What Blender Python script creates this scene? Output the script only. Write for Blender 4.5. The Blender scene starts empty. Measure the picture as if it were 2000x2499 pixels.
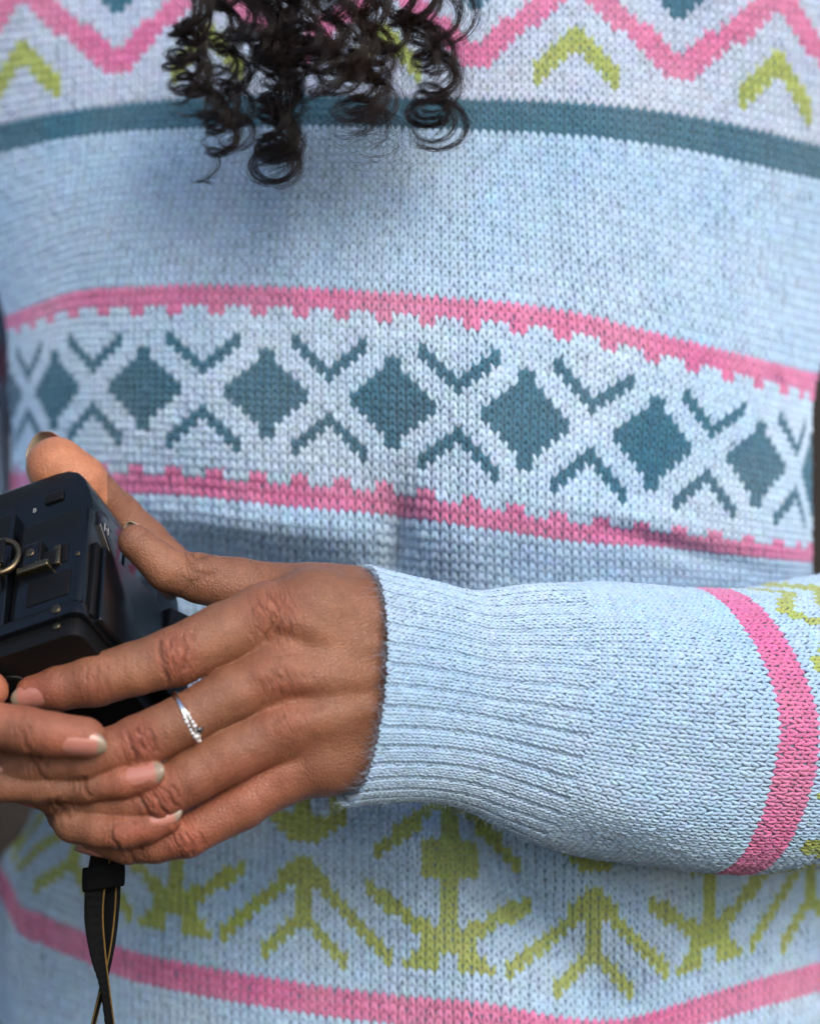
import bpy, math
import numpy as np

rng = np.random.default_rng(7)
scene = bpy.context.scene

# ------------------------------------------------------------------ camera, sky, sun, exposure
K = 0.000136            # metres per photo pixel on the plane Y = 0 (front of the sweater)
D = 1.10                # camera distance from that plane
CX, CY = 1000.0, 1249.5

cam_d = bpy.data.cameras.new('view_camera')
cam = bpy.data.objects.new('view_camera', cam_d)
scene.collection.objects.link(cam)
cam.location = (0, -D, 0)
cam.rotation_euler = (math.radians(90), 0, 0)
cam_d.sensor_fit = 'VERTICAL'
cam_d.sensor_height = 36
cam_d.lens = 36 * D / (2499 * K)
cam_d.clip_start = 0.05
cam_d.clip_end = 400
cam_d.dof.use_dof = True
cam_d.dof.focus_distance = D - 370 * K
cam_d.dof.aperture_fstop = 5.6
scene.camera = cam

SUN_EL, SUN_AZ = math.radians(33), math.radians(22)   # azimuth: to the viewer's right of straight behind the camera
world = bpy.data.worlds.new('World')
scene.world = world
world.use_nodes = True
wn = world.node_tree
bg = wn.nodes['Background']
sky = wn.nodes.new('ShaderNodeTexSky')
sky.sky_type = 'NISHITA'
sky.sun_disc = False
sky.sun_elevation = SUN_EL
sky.sun_rotation = math.pi - SUN_AZ
sky.air_density = 1.0
sky.dust_density = 1.6
wn.links.new(sky.outputs[0], bg.inputs[0])
bg.inputs[1].default_value = 0.15

sun_d = bpy.data.lights.new('sun', 'SUN')
sun_d.energy = 1.5
sun_d.angle = math.radians(26)
sun_d.color = (1.0, 0.90, 0.78)
sun = bpy.data.objects.new('sun', sun_d)
scene.collection.objects.link(sun)
sdir = np.array([math.sin(SUN_AZ) * math.cos(SUN_EL), -math.cos(SUN_AZ) * math.cos(SUN_EL), math.sin(SUN_EL)])
from mathutils import Vector
sun.rotation_euler = Vector(tuple(sdir)).to_track_quat('Z', 'Y').to_euler()
sun.location = (0.4, -0.8, 1.0)

scene.view_settings.view_transform = 'Standard'
scene.view_settings.look = 'None'
scene.view_settings.gamma = 1.0
scene.view_settings.exposure = 0.48
scene.view_settings.use_curve_mapping = False
scene.render.engine = 'CYCLES'
scene.cycles.max_bounces = 6
scene.cycles.diffuse_bounces = 3
scene.cycles.use_denoising = True
scene.cycles.adaptive_threshold = .03
scene.cycles.caustics_reflective = False
scene.cycles.caustics_refractive = False

# ------------------------------------------------------------------ helpers
def P(px, py, dz=0.0):
    """photo pixel + distance dz (in pixels, towards the viewer) -> world point"""
    px = np.asarray(px, float); py = np.asarray(py, float); dz = np.asarray(dz, float)
    Y = -dz * K
    f = K * (D + Y) / D
    return np.stack(np.broadcast_arrays((px - CX) * f, Y, -(py - CY) * f), -1)

def proj(p):
    f = K * (D + p[:, 1]) / D
    return p[:, 0] / f + CX, CY - p[:, 2] / f, -p[:, 1] / K

def herm(x, xp, fp):
    """smooth monotone-ish cubic through the knots, linear outside"""
    xp = np.asarray(xp, float); fp = np.asarray(fp, float); x = np.asarray(x, float)
    h = np.diff(xp); dl = np.diff(fp) / h
    m = np.empty_like(fp)
    m[0], m[-1] = dl[0], dl[-1]
    m[1:-1] = (dl[:-1] * h[1:] + dl[1:] * h[:-1]) / (h[:-1] + h[1:])
    i = np.clip(np.searchsorted(xp, x) - 1, 0, len(xp) - 2)
    t = (x - xp[i]) / h[i]
    lo, hi = t < 0, t > 1
    tc = np.clip(t, 0, 1)
    r = ((1 + 2 * tc) * (1 - tc) ** 2 * fp[i] + tc * (1 - tc) ** 2 * h[i] * m[i]
         + tc * tc * (3 - 2 * tc) * fp[i + 1] + tc * tc * (tc - 1) * h[i] * m[i + 1])
    r = np.where(lo, fp[0] + (x - xp[0]) * m[0], r)
    return np.where(hi, fp[-1] + (x - xp[-1]) * m[-1], r)

def norm(v):
    return v / np.maximum(np.linalg.norm(v, axis=-1, keepdims=True), 1e-12)

def make_mesh(name, verts, faces, mat=None, parent=None, col=None, smooth=True, attrs=None):
    """faces: (n,4) or (n,3) int array, or list of such arrays"""
    if isinstance(faces, np.ndarray):
        faces = [faces]
    faces = [f for f in faces if len(f)]
    me = bpy.data.meshes.new(name)
    v = np.ascontiguousarray(verts, dtype=np.float32)
    me.vertices.add(len(v)); me.vertices.foreach_set('co', v.ravel())
    loops = np.concatenate([f.ravel() for f in faces]).astype(np.int32)
    sizes = np.concatenate([np.full(len(f), f.shape[1], np.int32) for f in faces])
    starts = np.concatenate([[0], np.cumsum(sizes)[:-1]]).astype(np.int32)
    me.loops.add(len(loops)); me.loops.foreach_set('vertex_index', loops)
    me.polygons.add(len(sizes)); me.polygons.foreach_set('loop_start', starts)
    me.update(calc_edges=True)
    if smooth:
        me.polygons.foreach_set('use_smooth', np.ones(len(sizes), bool))
    if col is not None:
        a = me.color_attributes.new('Col', 'FLOAT_COLOR', 'POINT')
        c = np.ones((len(v), 4), np.float32); c[:, :3] = col
        a.data.foreach_set('color', c.ravel())
    for k, val in (attrs or {}).items():
        a = me.attributes.new(k, 'FLOAT', 'POINT')
        a.data.foreach_set('value', np.ascontiguousarray(val, np.float32))
    me.validate()
    o = bpy.data.objects.new(name, me)
    scene.collection.objects.link(o)
    if mat: me.materials.append(mat)
    if parent: o.parent = parent
    return o

def grid_faces(nr, nc, wrap=False):
    r = np.arange(nr - 1)[:, None]; c = np.arange(nc if wrap else nc - 1)[None, :]
    c2 = (c + 1) % nc
    return np.stack([r * nc + c, r * nc + c2, (r + 1) * nc + c2, (r + 1) * nc + c], -1).reshape(-1, 4)

def tag(o, label=None, cat=None, kind=None, group=None):
    if label: o['label'] = label
    if cat: o['category'] = cat
    if kind: o['kind'] = kind
    if group: o['group'] = group
    return o

def tubes(paths, radii, sides, up=None):
    """paths (n,m,3), radii (n,m) or (n,m,2) -> verts, faces for n open tubes"""
    n, m, _ = paths.shape
    t = np.empty_like(paths)
    t[:, 1:-1] = paths[:, 2:] - paths[:, :-2]
    t[:, 0] = paths[:, 1] - paths[:, 0]; t[:, -1] = paths[:, -1] - paths[:, -2]
    t = norm(t)
    if up is None:
        up = np.zeros_like(t) + np.array([0.31, -0.9, 0.17])
    b = norm(np.cross(t, up)); nn = np.cross(b, t)
    if radii.ndim == 2: radii = np.stack([radii, radii], -1)
    a = np.arange(sides) * 2 * math.pi / sides
    v = (paths[:, :, None, :] + b[:, :, None, :] * (np.cos(a)[None, None, :, None] * radii[:, :, None, 0:1])
         + nn[:, :, None, :] * (np.sin(a)[None, None, :, None] * radii[:, :, None, 1:2]))
    base = (np.arange(n) * m * sides)[:, None, None]
    r = np.arange(m - 1)[None, :, None] * sides; c = np.arange(sides)[None, None, :]; c2 = (c + 1) % sides
    f = np.stack([base + r + c, base + r + c2, base + r + sides + c2, base + r + sides + c], -1).reshape(-1, 4)
    return v.reshape(-1, 3), f

# ------------------------------------------------------------------ materials
def new_mat(name):
    m = bpy.data.materials.new(name); m.use_nodes = True
    nt = m.node_tree
    return m, nt, nt.nodes['Principled BSDF']

def N(nt, typ, **kw):
    n = nt.nodes.new(typ)
    for k, v in kw.items():
        if k.startswith('in_'):
            n.inputs[k[3:].replace('_', ' ')].default_value = v
        else:
            setattr(n, k, v)
    return n

def wool_mat():
    m, nt, b = new_mat('wool_yarn')
    L = nt.links.new
    at = N(nt, 'ShaderNodeAttribute', attribute_name='Col')
    geo = N(nt, 'ShaderNodeTexCoord')
    n1 = N(nt, 'ShaderNodeTexNoise', in_Scale=1500.0, in_Detail=3.0)
    n2 = N(nt, 'ShaderNodeTexNoise', in_Scale=22.0, in_Detail=2.0)
    L(geo.outputs['Object'], n1.inputs['Vector']); L(geo.outputs['Object'], n2.inputs['Vector'])
    hsv = N(nt, 'ShaderNodeHueSaturation')
    r1 = N(nt, 'ShaderNodeMapRange'); r1.inputs[1].default_value = .25; r1.inputs[2].default_value = .75
    r1.inputs[3].default_value = .92; r1.inputs[4].default_value = 1.07
    L(n1.outputs['Fac'], r1.inputs[0]); L(r1.outputs[0], hsv.inputs['Value'])
    r2 = N(nt, 'ShaderNodeMapRange'); r2.inputs[1].default_value = .3; r2.inputs[2].default_value = .7
    r2.inputs[3].default_value = .88; r2.inputs[4].default_value = 1.12
    L(n2.outputs['Fac'], r2.inputs[0]); L(r2.outputs[0], hsv.inputs['Saturation'])
    L(at.outputs['Color'], hsv.inputs['Color']); L(hsv.outputs[0], b.inputs['Base Color'])
    b.inputs['Roughness'].default_value = .95
    b.inputs['Specular IOR Level'].default_value = .12
    b.inputs['Sheen Weight'].default_value = .35
    b.inputs['Sheen Roughness'].default_value = .5
    n3 = N(nt, 'ShaderNodeTexNoise', in_Scale=4200.0, in_Detail=2.0)
    L(geo.outputs['Object'], n3.inputs['Vector'])
    bp = N(nt, 'ShaderNodeBump', in_Strength=.6, in_Distance=.00025)
    L(n3.outputs['Fac'], bp.inputs['Height']); L(bp.outputs[0], b.inputs['Normal'])
    return m

def plain_mat(name, col, rough=.5, metal=0., spec=.5, coat=0., noise=0., nscale=200., bump=0., bscale=1500., bdist=.0002):
    m, nt, b = new_mat(name); L = nt.links.new
    b.inputs['Roughness'].default_value = rough
    b.inputs['Metallic'].default_value = metal
    b.inputs['Specular IOR Level'].default_value = spec
    b.inputs['Coat Weight'].default_value = coat
    tc = N(nt, 'ShaderNodeTexCoord')
    n = N(nt, 'ShaderNodeTexNoise', in_Scale=nscale, in_Detail=4.0)
    L(tc.outputs['Object'], n.inputs['Vector'])
    mx = N(nt, 'ShaderNodeMix', data_type='RGBA')
    mx.inputs[6].default_value = (*[c * (1 - noise) for c in col], 1)
    mx.inputs[7].default_value = (*[min(1, c * (1 + noise)) for c in col], 1)
    L(n.outputs['Fac'], mx.inputs[0]); L(mx.outputs[2], b.inputs['Base Color'])
    if bump:
        n2 = N(nt, 'ShaderNodeTexNoise', in_Scale=bscale, in_Detail=2.0)
        L(tc.outputs['Object'], n2.inputs['Vector'])
        bp = N(nt, 'ShaderNodeBump', in_Strength=bump, in_Distance=bdist)
        L(n2.outputs['Fac'], bp.inputs['Height']); L(bp.outputs[0], b.inputs['Normal'])
    return m

def skin_mat():
    m, nt, b = new_mat('skin'); L = nt.links.new
    at = N(nt, 'ShaderNodeAttribute', attribute_name='Col')
    tc = N(nt, 'ShaderNodeTexCoord')
    n1 = N(nt, 'ShaderNodeTexNoise', in_Scale=260.0, in_Detail=4.0)
    L(tc.outputs['Object'], n1.inputs['Vector'])
    hsv = N(nt, 'ShaderNodeHueSaturation')
    r1 = N(nt, 'ShaderNodeMapRange'); r1.inputs[1].default_value = .3; r1.inputs[2].default_value = .7
    r1.inputs[3].default_value = .88; r1.inputs[4].default_value = 1.10
    L(n1.outputs['Fac'], r1.inputs[0]); L(r1.outputs[0], hsv.inputs['Value'])
    L(at.outputs['Color'], hsv.inputs['Color']); L(hsv.outputs[0], b.inputs['Base Color'])
    b.inputs['Subsurface Weight'].default_value = .16
    b.inputs['Subsurface Radius'].default_value = (1.0, .35, .18)
    b.inputs['Subsurface Scale'].default_value = .0022
    b.inputs['Roughness'].default_value = .44
    b.inputs['Specular IOR Level'].default_value = .42
    # skin cells: two scales of voronoi creases and a directional noise
    v1 = N(nt, 'ShaderNodeTexVoronoi', feature='DISTANCE_TO_EDGE', in_Scale=780.0)
    L(tc.outputs['Object'], v1.inputs['Vector'])
    v2 = N(nt, 'ShaderNodeTexNoise', in_Scale=700.0, in_Detail=6.0, in_Roughness=.65)
    mp = N(nt, 'ShaderNodeMapping'); mp.inputs['Scale'].default_value = (1.0, 1.0, .35); mp.inputs['Rotation'].default_value = (0, .5, 0)
    L(tc.outputs['Object'], mp.inputs['Vector']); L(mp.outputs[0], v2.inputs['Vector'])
    cl = N(nt, 'ShaderNodeMapRange'); cl.inputs[1].default_value = 0; cl.inputs[2].default_value = .18
    L(v1.outputs['Distance'], cl.inputs[0])
    add = N(nt, 'ShaderNodeMath', operation='ADD')
    ml = N(nt, 'ShaderNodeMath', operation='MULTIPLY'); ml.inputs[1].default_value = .38
    L(cl.outputs[0], ml.inputs[0]); L(ml.outputs[0], add.inputs[0]); L(v2.outputs['Fac'], add.inputs[1])
    bp = N(nt, 'ShaderNodeBump', in_Strength=.8, in_Distance=.00036)
    L(add.outputs[0], bp.inputs['Height'])
    # fine cross folds over the knuckles, running across each finger
    ka = N(nt, 'ShaderNodeAttribute', attribute_name='knuckle'); aa = N(nt, 'ShaderNodeAttribute', attribute_name='axial'); ca = N(nt, 'ShaderNodeAttribute', attribute_name='cross')
    m2 = N(nt, 'ShaderNodeMath', operation='MULTIPLY'); m2.inputs[1].default_value = .22
    L(ca.outputs['Fac'], m2.inputs[0])
    cb = N(nt, 'ShaderNodeCombineXYZ'); L(aa.outputs['Fac'], cb.inputs[0]); L(m2.outputs[0], cb.inputs[1])
    nk = N(nt, 'ShaderNodeTexNoise', in_Scale=115.0, in_Detail=3.0, in_Roughness=.62, in_Distortion=.5)
    L(cb.outputs[0], nk.inputs['Vector'])
    rk = N(nt, 'ShaderNodeMapRange'); rk.inputs[1].default_value = .36; rk.inputs[2].default_value = .56
    L(nk.outputs['Fac'], rk.inputs[0])
    mk = N(nt, 'ShaderNodeMath', operation='MULTIPLY'); L(rk.outputs[0], mk.inputs[0]); L(ka.outputs['Fac'], mk.inputs[1])
    b2 = N(nt, 'ShaderNodeBump', in_Strength=.9, in_Distance=.0007)
    L(mk.outputs[0], b2.inputs['Height']); L(bp.outputs[0], b2.inputs['Normal']); L(b2.outputs[0], b.inputs['Normal'])
    return m

def nail_mat():
    m, nt, b = new_mat('fingernail'); L = nt.links.new
    at = N(nt, 'ShaderNodeAttribute', attribute_name='Col')
    L(at.outputs['Color'], b.inputs['Base Color'])
    b.inputs['Roughness'].default_value = .3
    b.inputs['Specular IOR Level'].default_value = .5
    b.inputs['Coat Weight'].default_value = .25
    b.inputs['Coat Roughness'].default_value = .2
    b.inputs['Subsurface Weight'].default_value = .3
    b.inputs['Subsurface Radius'].default_value = (1., .4, .3)
    b.inputs['Subsurface Scale'].default_value = .001
    return m

def hair_mat():
    m, nt, b = new_mat('dark_hair'); L = nt.links.new
    at = N(nt, 'ShaderNodeAttribute', attribute_name='Col')
    L(at.outputs['Color'], b.inputs['Base Color'])
    b.inputs['Roughness'].default_value = .38
    b.inputs['Specular IOR Level'].default_value = .45
    return m

WOOL = wool_mat()
SKIN = skin_mat()
NAIL = nail_mat()
HAIR = hair_mat()
BLUE = np.array([.435, .615, .820])
PIT_BLUE = np.array([.190, .310, .470])      # strands carried behind the knit, colour darkened to deepen shade in its holes
PALEB = np.array([.490, .655, .830]); LILAC = np.array([.505, .605, .770])
PINK = np.array([.67, .225, .420])
TEAL = np.array([.062, .172, .255])
GREEN = np.array([.385, .465, .150])
YARN = np.stack([BLUE, PINK, TEAL, GREEN, PALEB, LILAC])

# ------------------------------------------------------------------ ground
gm = plain_mat('dark_ground', (.035, .030, .028), rough=.9, noise=.5, nscale=3.0)
gv = np.array([[-150, -150, -1.02], [150, -150, -1.02], [150, 150, -1.02], [-150, 150, -1.02]], float)
ground = make_mesh('ground', gv, np.array([[0, 1, 2, 3]]), gm, smooth=False)
tag(ground, 'dark brown ground far behind the person', kind='structure')

wm = plain_mat('dark_backdrop', (.050, .042, .040), rough=.9, noise=.6, nscale=2.0, bump=.4, bscale=30., bdist=.01)  # added to block the sky behind the arms and darken the frame edges
wv = np.array([[x, y, z] for z in (-1.02, 2.6) for y in (1.15, 1.40) for x in (-5., 5.)], float)
backdrop = make_mesh('added_backdrop', wv, np.array([[0, 1, 5, 4], [1, 3, 7, 5], [3, 2, 6, 7], [2, 0, 4, 6], [4, 5, 7, 6], [2, 3, 1, 0]]), wm, smooth=False)
tag(backdrop, 'dark brown wall added to block sky behind the person, out of focus', kind='structure')

# ------------------------------------------------------------------ person root
person = bpy.data.objects.new('person', None)
scene.collection.objects.link(person)
person.empty_display_size = .05
person.location = (0, 0.10, -1.02)
tag(person, 'person in pale blue patterned knit sweater holding a black camera, dark curly hair', 'person')
bpy.context.view_layer.update()
PINV = person.matrix_world.inverted()
def adopt(o, par=person):
    o.parent = par
    o.matrix_parent_inverse = par.matrix_world.inverted() if par is person else o.matrix_parent_inverse
    return o

# ------------------------------------------------------------------ sweater body: a knitted sheet of wales u and courses v
UT = [(-60, -90), (-50, 60), (-38, 290), (-14, 725), (10, 1160), (34, 1652), (46, 1895), (52, 1990), (60, 2110)]
UM = [(-60, 28), (-56, 52), (-52, 78), (-45, 137), (-30, 354), (-15, 653), (0, 959), (15, 1279), (30, 1591), (45, 1843), (52, 1930), (60, 1973)]
UB = [(-60, -10), (-50, 30), (-42, 150), (-26, 423), (-10, 742), (6, 1095), (22, 1449), (38, 1727), (54, 1971), (60, 2050)]
VC = [-20, -12, 0, 4, 24, 27, 37, 47, 50, 110, 113, 130]
C0 = [(-200, 352), (0, 302), (232, 261), (440, 240), (1136, 240), (1391, 249), (1623, 272), (2000, 354), (2200, 405)]
C4 = [(-200, 430), (0, 373), (232, 327), (440, 313), (1136, 315), (1507, 339), (2000, 438), (2200, 490)]
C24 = [(-120, 860), (0, 779), (87, 742), (174, 712), (348, 696), (696, 698), (881, 707), (1043, 720), (1400, 760), (1580, 806), (1974, 905), (2100, 935)]
C37 = [(0, 985), (65, 962), (137, 950), (354, 942), (653, 957), (959, 980), (1279, 1020), (1591, 1075), (1843, 1127), (2000, 1160)]
C47 = [(0, 1130), (100, 1125), (359, 1130), (545, 1142), (730, 1154), (928, 1171), (1200, 1217), (1391, 1250), (1565, 1270), (1960, 1322), (2100, 1340)]
C50 = [(0, 1200), (90, 1195), (232, 1200), (464, 1206), (696, 1231), (928, 1250), (1159, 1281), (1391, 1316), (1623, 1333), (1971, 1371), (2100, 1385)]
C110 = [(-60, 2060), (0, 2110), (29, 2155), (40, 2180), (116, 2232), (215, 2273), (290, 2306), (435, 2342), (580, 2370), (754, 2398), (1000, 2428), (1203, 2447), (1371, 2480), (1522, 2483), (1638, 2451), (1811, 2396), (2000, 2343), (2100, 2310)]
def cv(c, x): return herm(x, [a for a, _ in c], [b for _, b in c])

def torso_px(u, v):
    t = cv(UT, u); m = cv(UM, u); b = cv(UB, u)
    wt = np.clip((30 - v) / 32, 0, 1); wt = wt * wt * (3 - 2 * wt)
    wb = np.clip((v - 52) / 36, 0, 1); wb = wb * wb * (3 - 2 * wb)
    px = t * wt + b * wb + m * (1 - wt - wb)
    # wales on the right lean inwards towards the waist
    lean = np.clip((px - 1150) / 700, 0, 1) * np.clip((60 - v) / 30, 0, 1)
    px = px - lean * (v - 37) * 3.2 * np.clip((v - 20) / 8, 0, 1) * np.clip((1978 - px) / 250, 0, 1)
    # waist on the left is drawn in above the hem
    px = px + herm(v, [58, 70, 85, 99, 105, 112], [0, 45, 85, 85, 45, 0]) * np.clip((v - 58) / 4, 0, 1) * np.clip((112 - v) / 4, 0, 1) * np.clip((900 - px) / 900, 0, 1.1) ** 3
    return px

def torso_py(px, v):
    cs = [cv(C0, px) * .35 + 235 * .65 - 390, cv(C0, px) * .6 + 240 * .4 - 240, cv(C0, px), cv(C4, px), cv(C24, px),
          cv(C24, px) + 52 + 20 * np.clip(px / 300, 0, 1), cv(C37, px), cv(C47, px), cv(C50, px), cv(C110, px), cv(C110, px) + 72,
          cv(C110, px) + 440]
    cs = np.stack(cs, 0); vc = np.array(VC, float)
    h = np.diff(vc)[:, None]; shp = px.shape
    f = cs.reshape(len(vc), -1); dl = np.diff(f, axis=0) / h
    m = np.empty_like(f); m[0] = dl[0]; m[-1] = dl[-1]
    m[1:-1] = (dl[:-1] * h[1:] + dl[1:] * h[:-1]) / (h[:-1] + h[1:])
    vv = v.ravel(); i = np.clip(np.searchsorted(vc, vv) - 1, 0, len(vc) - 2); j = np.arange(len(vv))
    hh = h[i, 0]; t = (vv - vc[i]) / hh
    r = ((1 + 2 * t) * (1 - t) ** 2 * f[i, j] + t * (1 - t) ** 2 * hh * m[i, j]
         + t * t * (3 - 2 * t) * f[i + 1, j] + t * t * (t - 1) * hh * m[i + 1, j])
    return r.reshape(shp)

def g2(px, py, x, y, sx, sy, rot=0.):
    a = math.radians(rot); dx, dy = px - x, py - y
    X = dx * math.cos(a) + dy * math.sin(a); Y = -dx * math.sin(a) + dy * math.cos(a)
    return np.exp(-(X / sx) ** 2 - (Y / sy) ** 2)

def torso_dz(px, py, v):
    Lf = herm(v, [-20, 4, 24, 37, 50, 75, 99, 105, 113, 130], [-300, -130, -5, 30, 55, 80, 70, 35, -15, -40])
    Rt = herm(v, [-20, 4, 24, 37, 50, 75, 95, 113, 130], [2280, 2100, 1990, 1983, 1981, 2020, 2090, 2130, 2150])
    c = (Lf + Rt) / 2 + 40
    r = np.where(px < c, (c - px) / (c - Lf), (px - c) / (Rt - c))
    r = np.clip(r, 0, .998)
    side = -620 * (1 - (1 - r ** 2.3) ** .5)
    prof = herm(v, [-20, 0, 20, 38, 48, 56, 66, 85, 100, 115, 130], [-190, -90, 10, 60, 35, -60, -140, -90, -40, -20, -30])
    prof = prof - np.clip(1150 - px, 0, None) * .30
    dz = side + prof
    # folds: the pinch above the wrist, the drape beside it, and the soft folds under the arm
    dz = dz - 90 * g2(px, py, 560, 1400, 330, 75, 8) + 40 * g2(px, py, 600, 1275, 300, 45, 6)
    dz = dz - 95 * g2(px, py, 975, 1330, 48, 120, 6) + 40 * g2(px, py, 1090, 1310, 70, 130, -8) + 22 * g2(px, py, 840, 1300, 90, 110)
    dz = dz - 95 * g2(px, py, 1210, 2120, 62, 260, -38) + 60 * g2(px, py, 1390, 2090, 80, 260, -34) - 40 * g2(px, py, 640, 2060, 60, 200, 30) + 26 * g2(px, py, 1020, 2150, 80, 200, -15)
    dz = dz - 36 * g2(px, py, 1500, 2440, 150, 120) - 26 * g2(px, py, 820, 2010, 110, 70) + 16 * g2(px, py, 600, 2250, 160, 160)
    dz = dz - 26 * g2(px, py, 1640, 1330, 190, 26, 16) + 22 * g2(px, py, 1560, 1270, 200, 34, 14) - 18 * g2(px, py, 300, 1290, 180, 22, 10)
    dz = dz + 18 * g2(px, py, 1180, 900, 40, 330, 4) - 16 * g2(px, py, 1320, 760, 60, 360, 6) + 16 * g2(px, py, 720, 560, 50, 260, -6) - 14 * g2(px, py, 1720, 640, 50, 300, 3)
    dz = dz - 30 * g2(px, py, 1700, 2250, 50, 150, 24) + 26 * g2(px, py, 1560, 2260, 60, 160, 20) - 20 * g2(px, py, 360, 2250, 46, 160, 12)
    dz = dz + 14 * np.sin(px / 190 + py / 330) + 9 * np.sin(px / 97 - py / 210 + 1.)
    return dz

STEP = .5
ug = np.arange(-60, 60 + 1e-6, STEP); vg = np.arange(-20, 128 + 1e-6, STEP)
Ug, Vg = np.meshgrid(ug, vg)
PXg = torso_px(Ug, Vg); PYg = torso_py(PXg, Vg)
TPOS = P(PXg, PYg, torso_dz(PXg, PYg, Vg))

class Surf:
    def __init__(s, pos, u0, v0, step, flip=False, wrap=False):
        s.pos, s.u0, s.v0, s.st = pos, u0, v0, step
        du = np.gradient(pos, axis=1); dv = np.gradient(pos, axis=0)
        n = norm(np.cross(du, dv))
        s.nrm = -n if flip else n
        s.du = du / step; s.dv = dv / step
    def ev(s, a, u, v):
        x = np.clip((u - s.u0) / s.st, 0, a.shape[1] - 1.001); y = np.clip((v - s.v0) / s.st, 0, a.shape[0] - 1.001)
        i = x.astype(int); j = y.astype(int); fx = (x - i)[..., None]; fy = (y - j)[..., None]
        return (a[j, i] * (1 - fx) + a[j, i + 1] * fx) * (1 - fy) + (a[j + 1, i] * (1 - fx) + a[j + 1, i + 1] * fx) * fy

TS = Surf(TPOS, -60, -20, STEP)
if TS.nrm[100, 120, 1] > 0: TS.nrm = -TS.nrm

LEG = np.array([[.46, -.66, -.06, .14], [.395, -.22, .17, .232], [.255, .25, .26, .252], [.085, .76, .04, .16]])
def stitches(surf, U, V, height=None, width=1.0, lift=1.0, jit=.035, purl=None, sides=5, vdir=1):
    """two yarn legs per stitch; returns verts (n*2*4*sides), faces, verts-per-stitch"""
    n = len(U); m = len(LEG)
    jr = rng.normal(0, 1, (n, 6))
    paths = np.empty((n, 2, m, 3)); rad = np.empty((n, 2, m, 2)); ups = np.empty((n, 2, m, 3))
    su = np.linalg.norm(surf.ev(surf.du, U, V), axis=-1); sv = np.linalg.norm(surf.ev(surf.dv, U, V), axis=-1)
    unit = np.minimum(np.maximum(su, .55 * sv), 1.5 * sv)
    for s, sg in enumerate((-1, 1)):
        for k in range(m):
            du, dv, h, r = LEG[k]
            uu = U + sg * du * (1 + jr[:, 4] * .05) + jr[:, 0] * jit; vv = V + vdir * dv + jr[:, 1] * jit
            hh = h * unit * lift * (1 + .15 * jr[:, 2 + s])
            if height is not None: hh = hh + height * unit
            nn = surf.ev(surf.nrm, uu, vv)
            paths[:, s, k] = surf.ev(surf.pos, uu, vv) + nn * hh[:, None]
            ups[:, s, k] = nn
            rr = r * (1 + .10 * jr[:, 5])
            rad[:, s, k, 0] = rr * su * width
            rad[:, s, k, 1] = rr * unit * .82
    v, f = tubes(paths.reshape(n * 2, m, 3), rad.reshape(n * 2, m, 2), sides, ups.reshape(n * 2, m, 3))
    return v, f, 2 * m * sides

# --- the pattern chart: yarn colour and motif of stitch (i, j)
def chart(I, J):
    c = np.zeros(I.shape, int); mot = np.full(I.shape, 'plain_stitches', dtype='<U28')
    idx = np.zeros(I.shape, int)
    def put(mask, colour, name, k=0):
        k = np.broadcast_to(k, I.shape)
        c[mask] = colour; mot[mask] = name; idx[mask] = k[mask]
    c[(J >= 26) & (J < 48)] = 4; c[J < 0] = 5
    x = I + .5; y = J + .5
    # zigzag with peaks off the top
    n = np.round((x - 10) / 24); d = np.abs(x - 10 - 24 * n)
    put((np.abs(y - (-4.9 - d * .84)) < 1.7) & (y < -2.8), 1, 'pink_zigzag')
    n = np.round((x - 22) / 24); d = np.abs(x - 22 - 24 * n)
    put((np.abs(y - (-7.6 + d * .95)) < 1.45) & (d < 4.8), 3, 'green_chevron', n)
    n = np.round((x - 34) / 24); d = np.abs(x - 34 - 24 * n)
    put((y < -11.2) & (d < (-10.6 - y) * 1.0), 2, 'teal_tip', n)
    put((J >= 0) & (J < 4), 2, 'teal_stripe')
    t = np.mod(I - 3, 5) < 2
    put((J == 24) | (J == 25) | ((J == 26) & t), 1, 'toothed_pink_stripe', 0)
    put((J == 48) | (J == 49) | ((J == 47) & t), 1, 'toothed_pink_stripe', 1)
    k = np.round(x / 15); d = np.abs(x - 15 * k)
    put(d / 5.4 + np.abs(y - 37) / 6.2 <= 1.0, 2, 'teal_diamond', k)
    k = np.round((x - 7.5) / 15); d = np.abs(x - 7.5 - 15 * k)
    put((np.abs(y - (34.4 - d * 1.02)) < 1.0) & (d < 4.6), 2, 'teal_vee', 2 * k)
    put((np.abs(y - (39.8 + d * 1.02)) < 1.0) & (d < 4.6), 2, 'teal_vee', 2 * k + 1)
    # green plants A and arrows B
    k = np.round((x - 6) / 32); s = x - 6 - 32 * k; d = np.abs(s)
    A = ((d < 1.2) & (y > 84) & (y < 103)) | ((d < 2.8) & (y > 91) & (y < 96.3))
    A |= (np.abs(y - (102.4 - (d - 2.5) * .72)) < 1.05) & (d < 8.8) & (y > 96.6)
    A |= (y >= 102) & (y < 106.8) & (d < 1.6 + (y - 102) * .75) & ~((y > 105.3) & (d < 1.5))
    A |= (np.abs(y - (85.6 + (d - 1) * 1.12)) < 1.2) & (d < 7.6) & (d > 1) & (y > 84)
    put(A, 3, 'green_plant', k)
    k = np.round((x - 22) / 32); s = x - 22 - 32 * k; d = np.abs(s)
    B = (np.abs(y - (96.0 + d * 1.05)) < 1.15) & (d < 9.6)
    B |= (d < 1.2) & (y > 95) & (y < 104)
    B |= (np.abs(y - (102.6 + d * .95)) < 1.05) & (d < 5.0)
    B |= (y > 89.3) & (y < 93) & (d < 5.3 - (y - 89.3) * 1.05)
    B |= (y > 83) & (y <= 89.3) & ((d < 1.2) | ((d > 3.2) & (d < 5.2)))
    put(B, 3, 'green_arrow', k)
    put((J >= 110) & (J < 113), 1, 'hem_pink_stripe')
    return c, mot, idx

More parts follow.
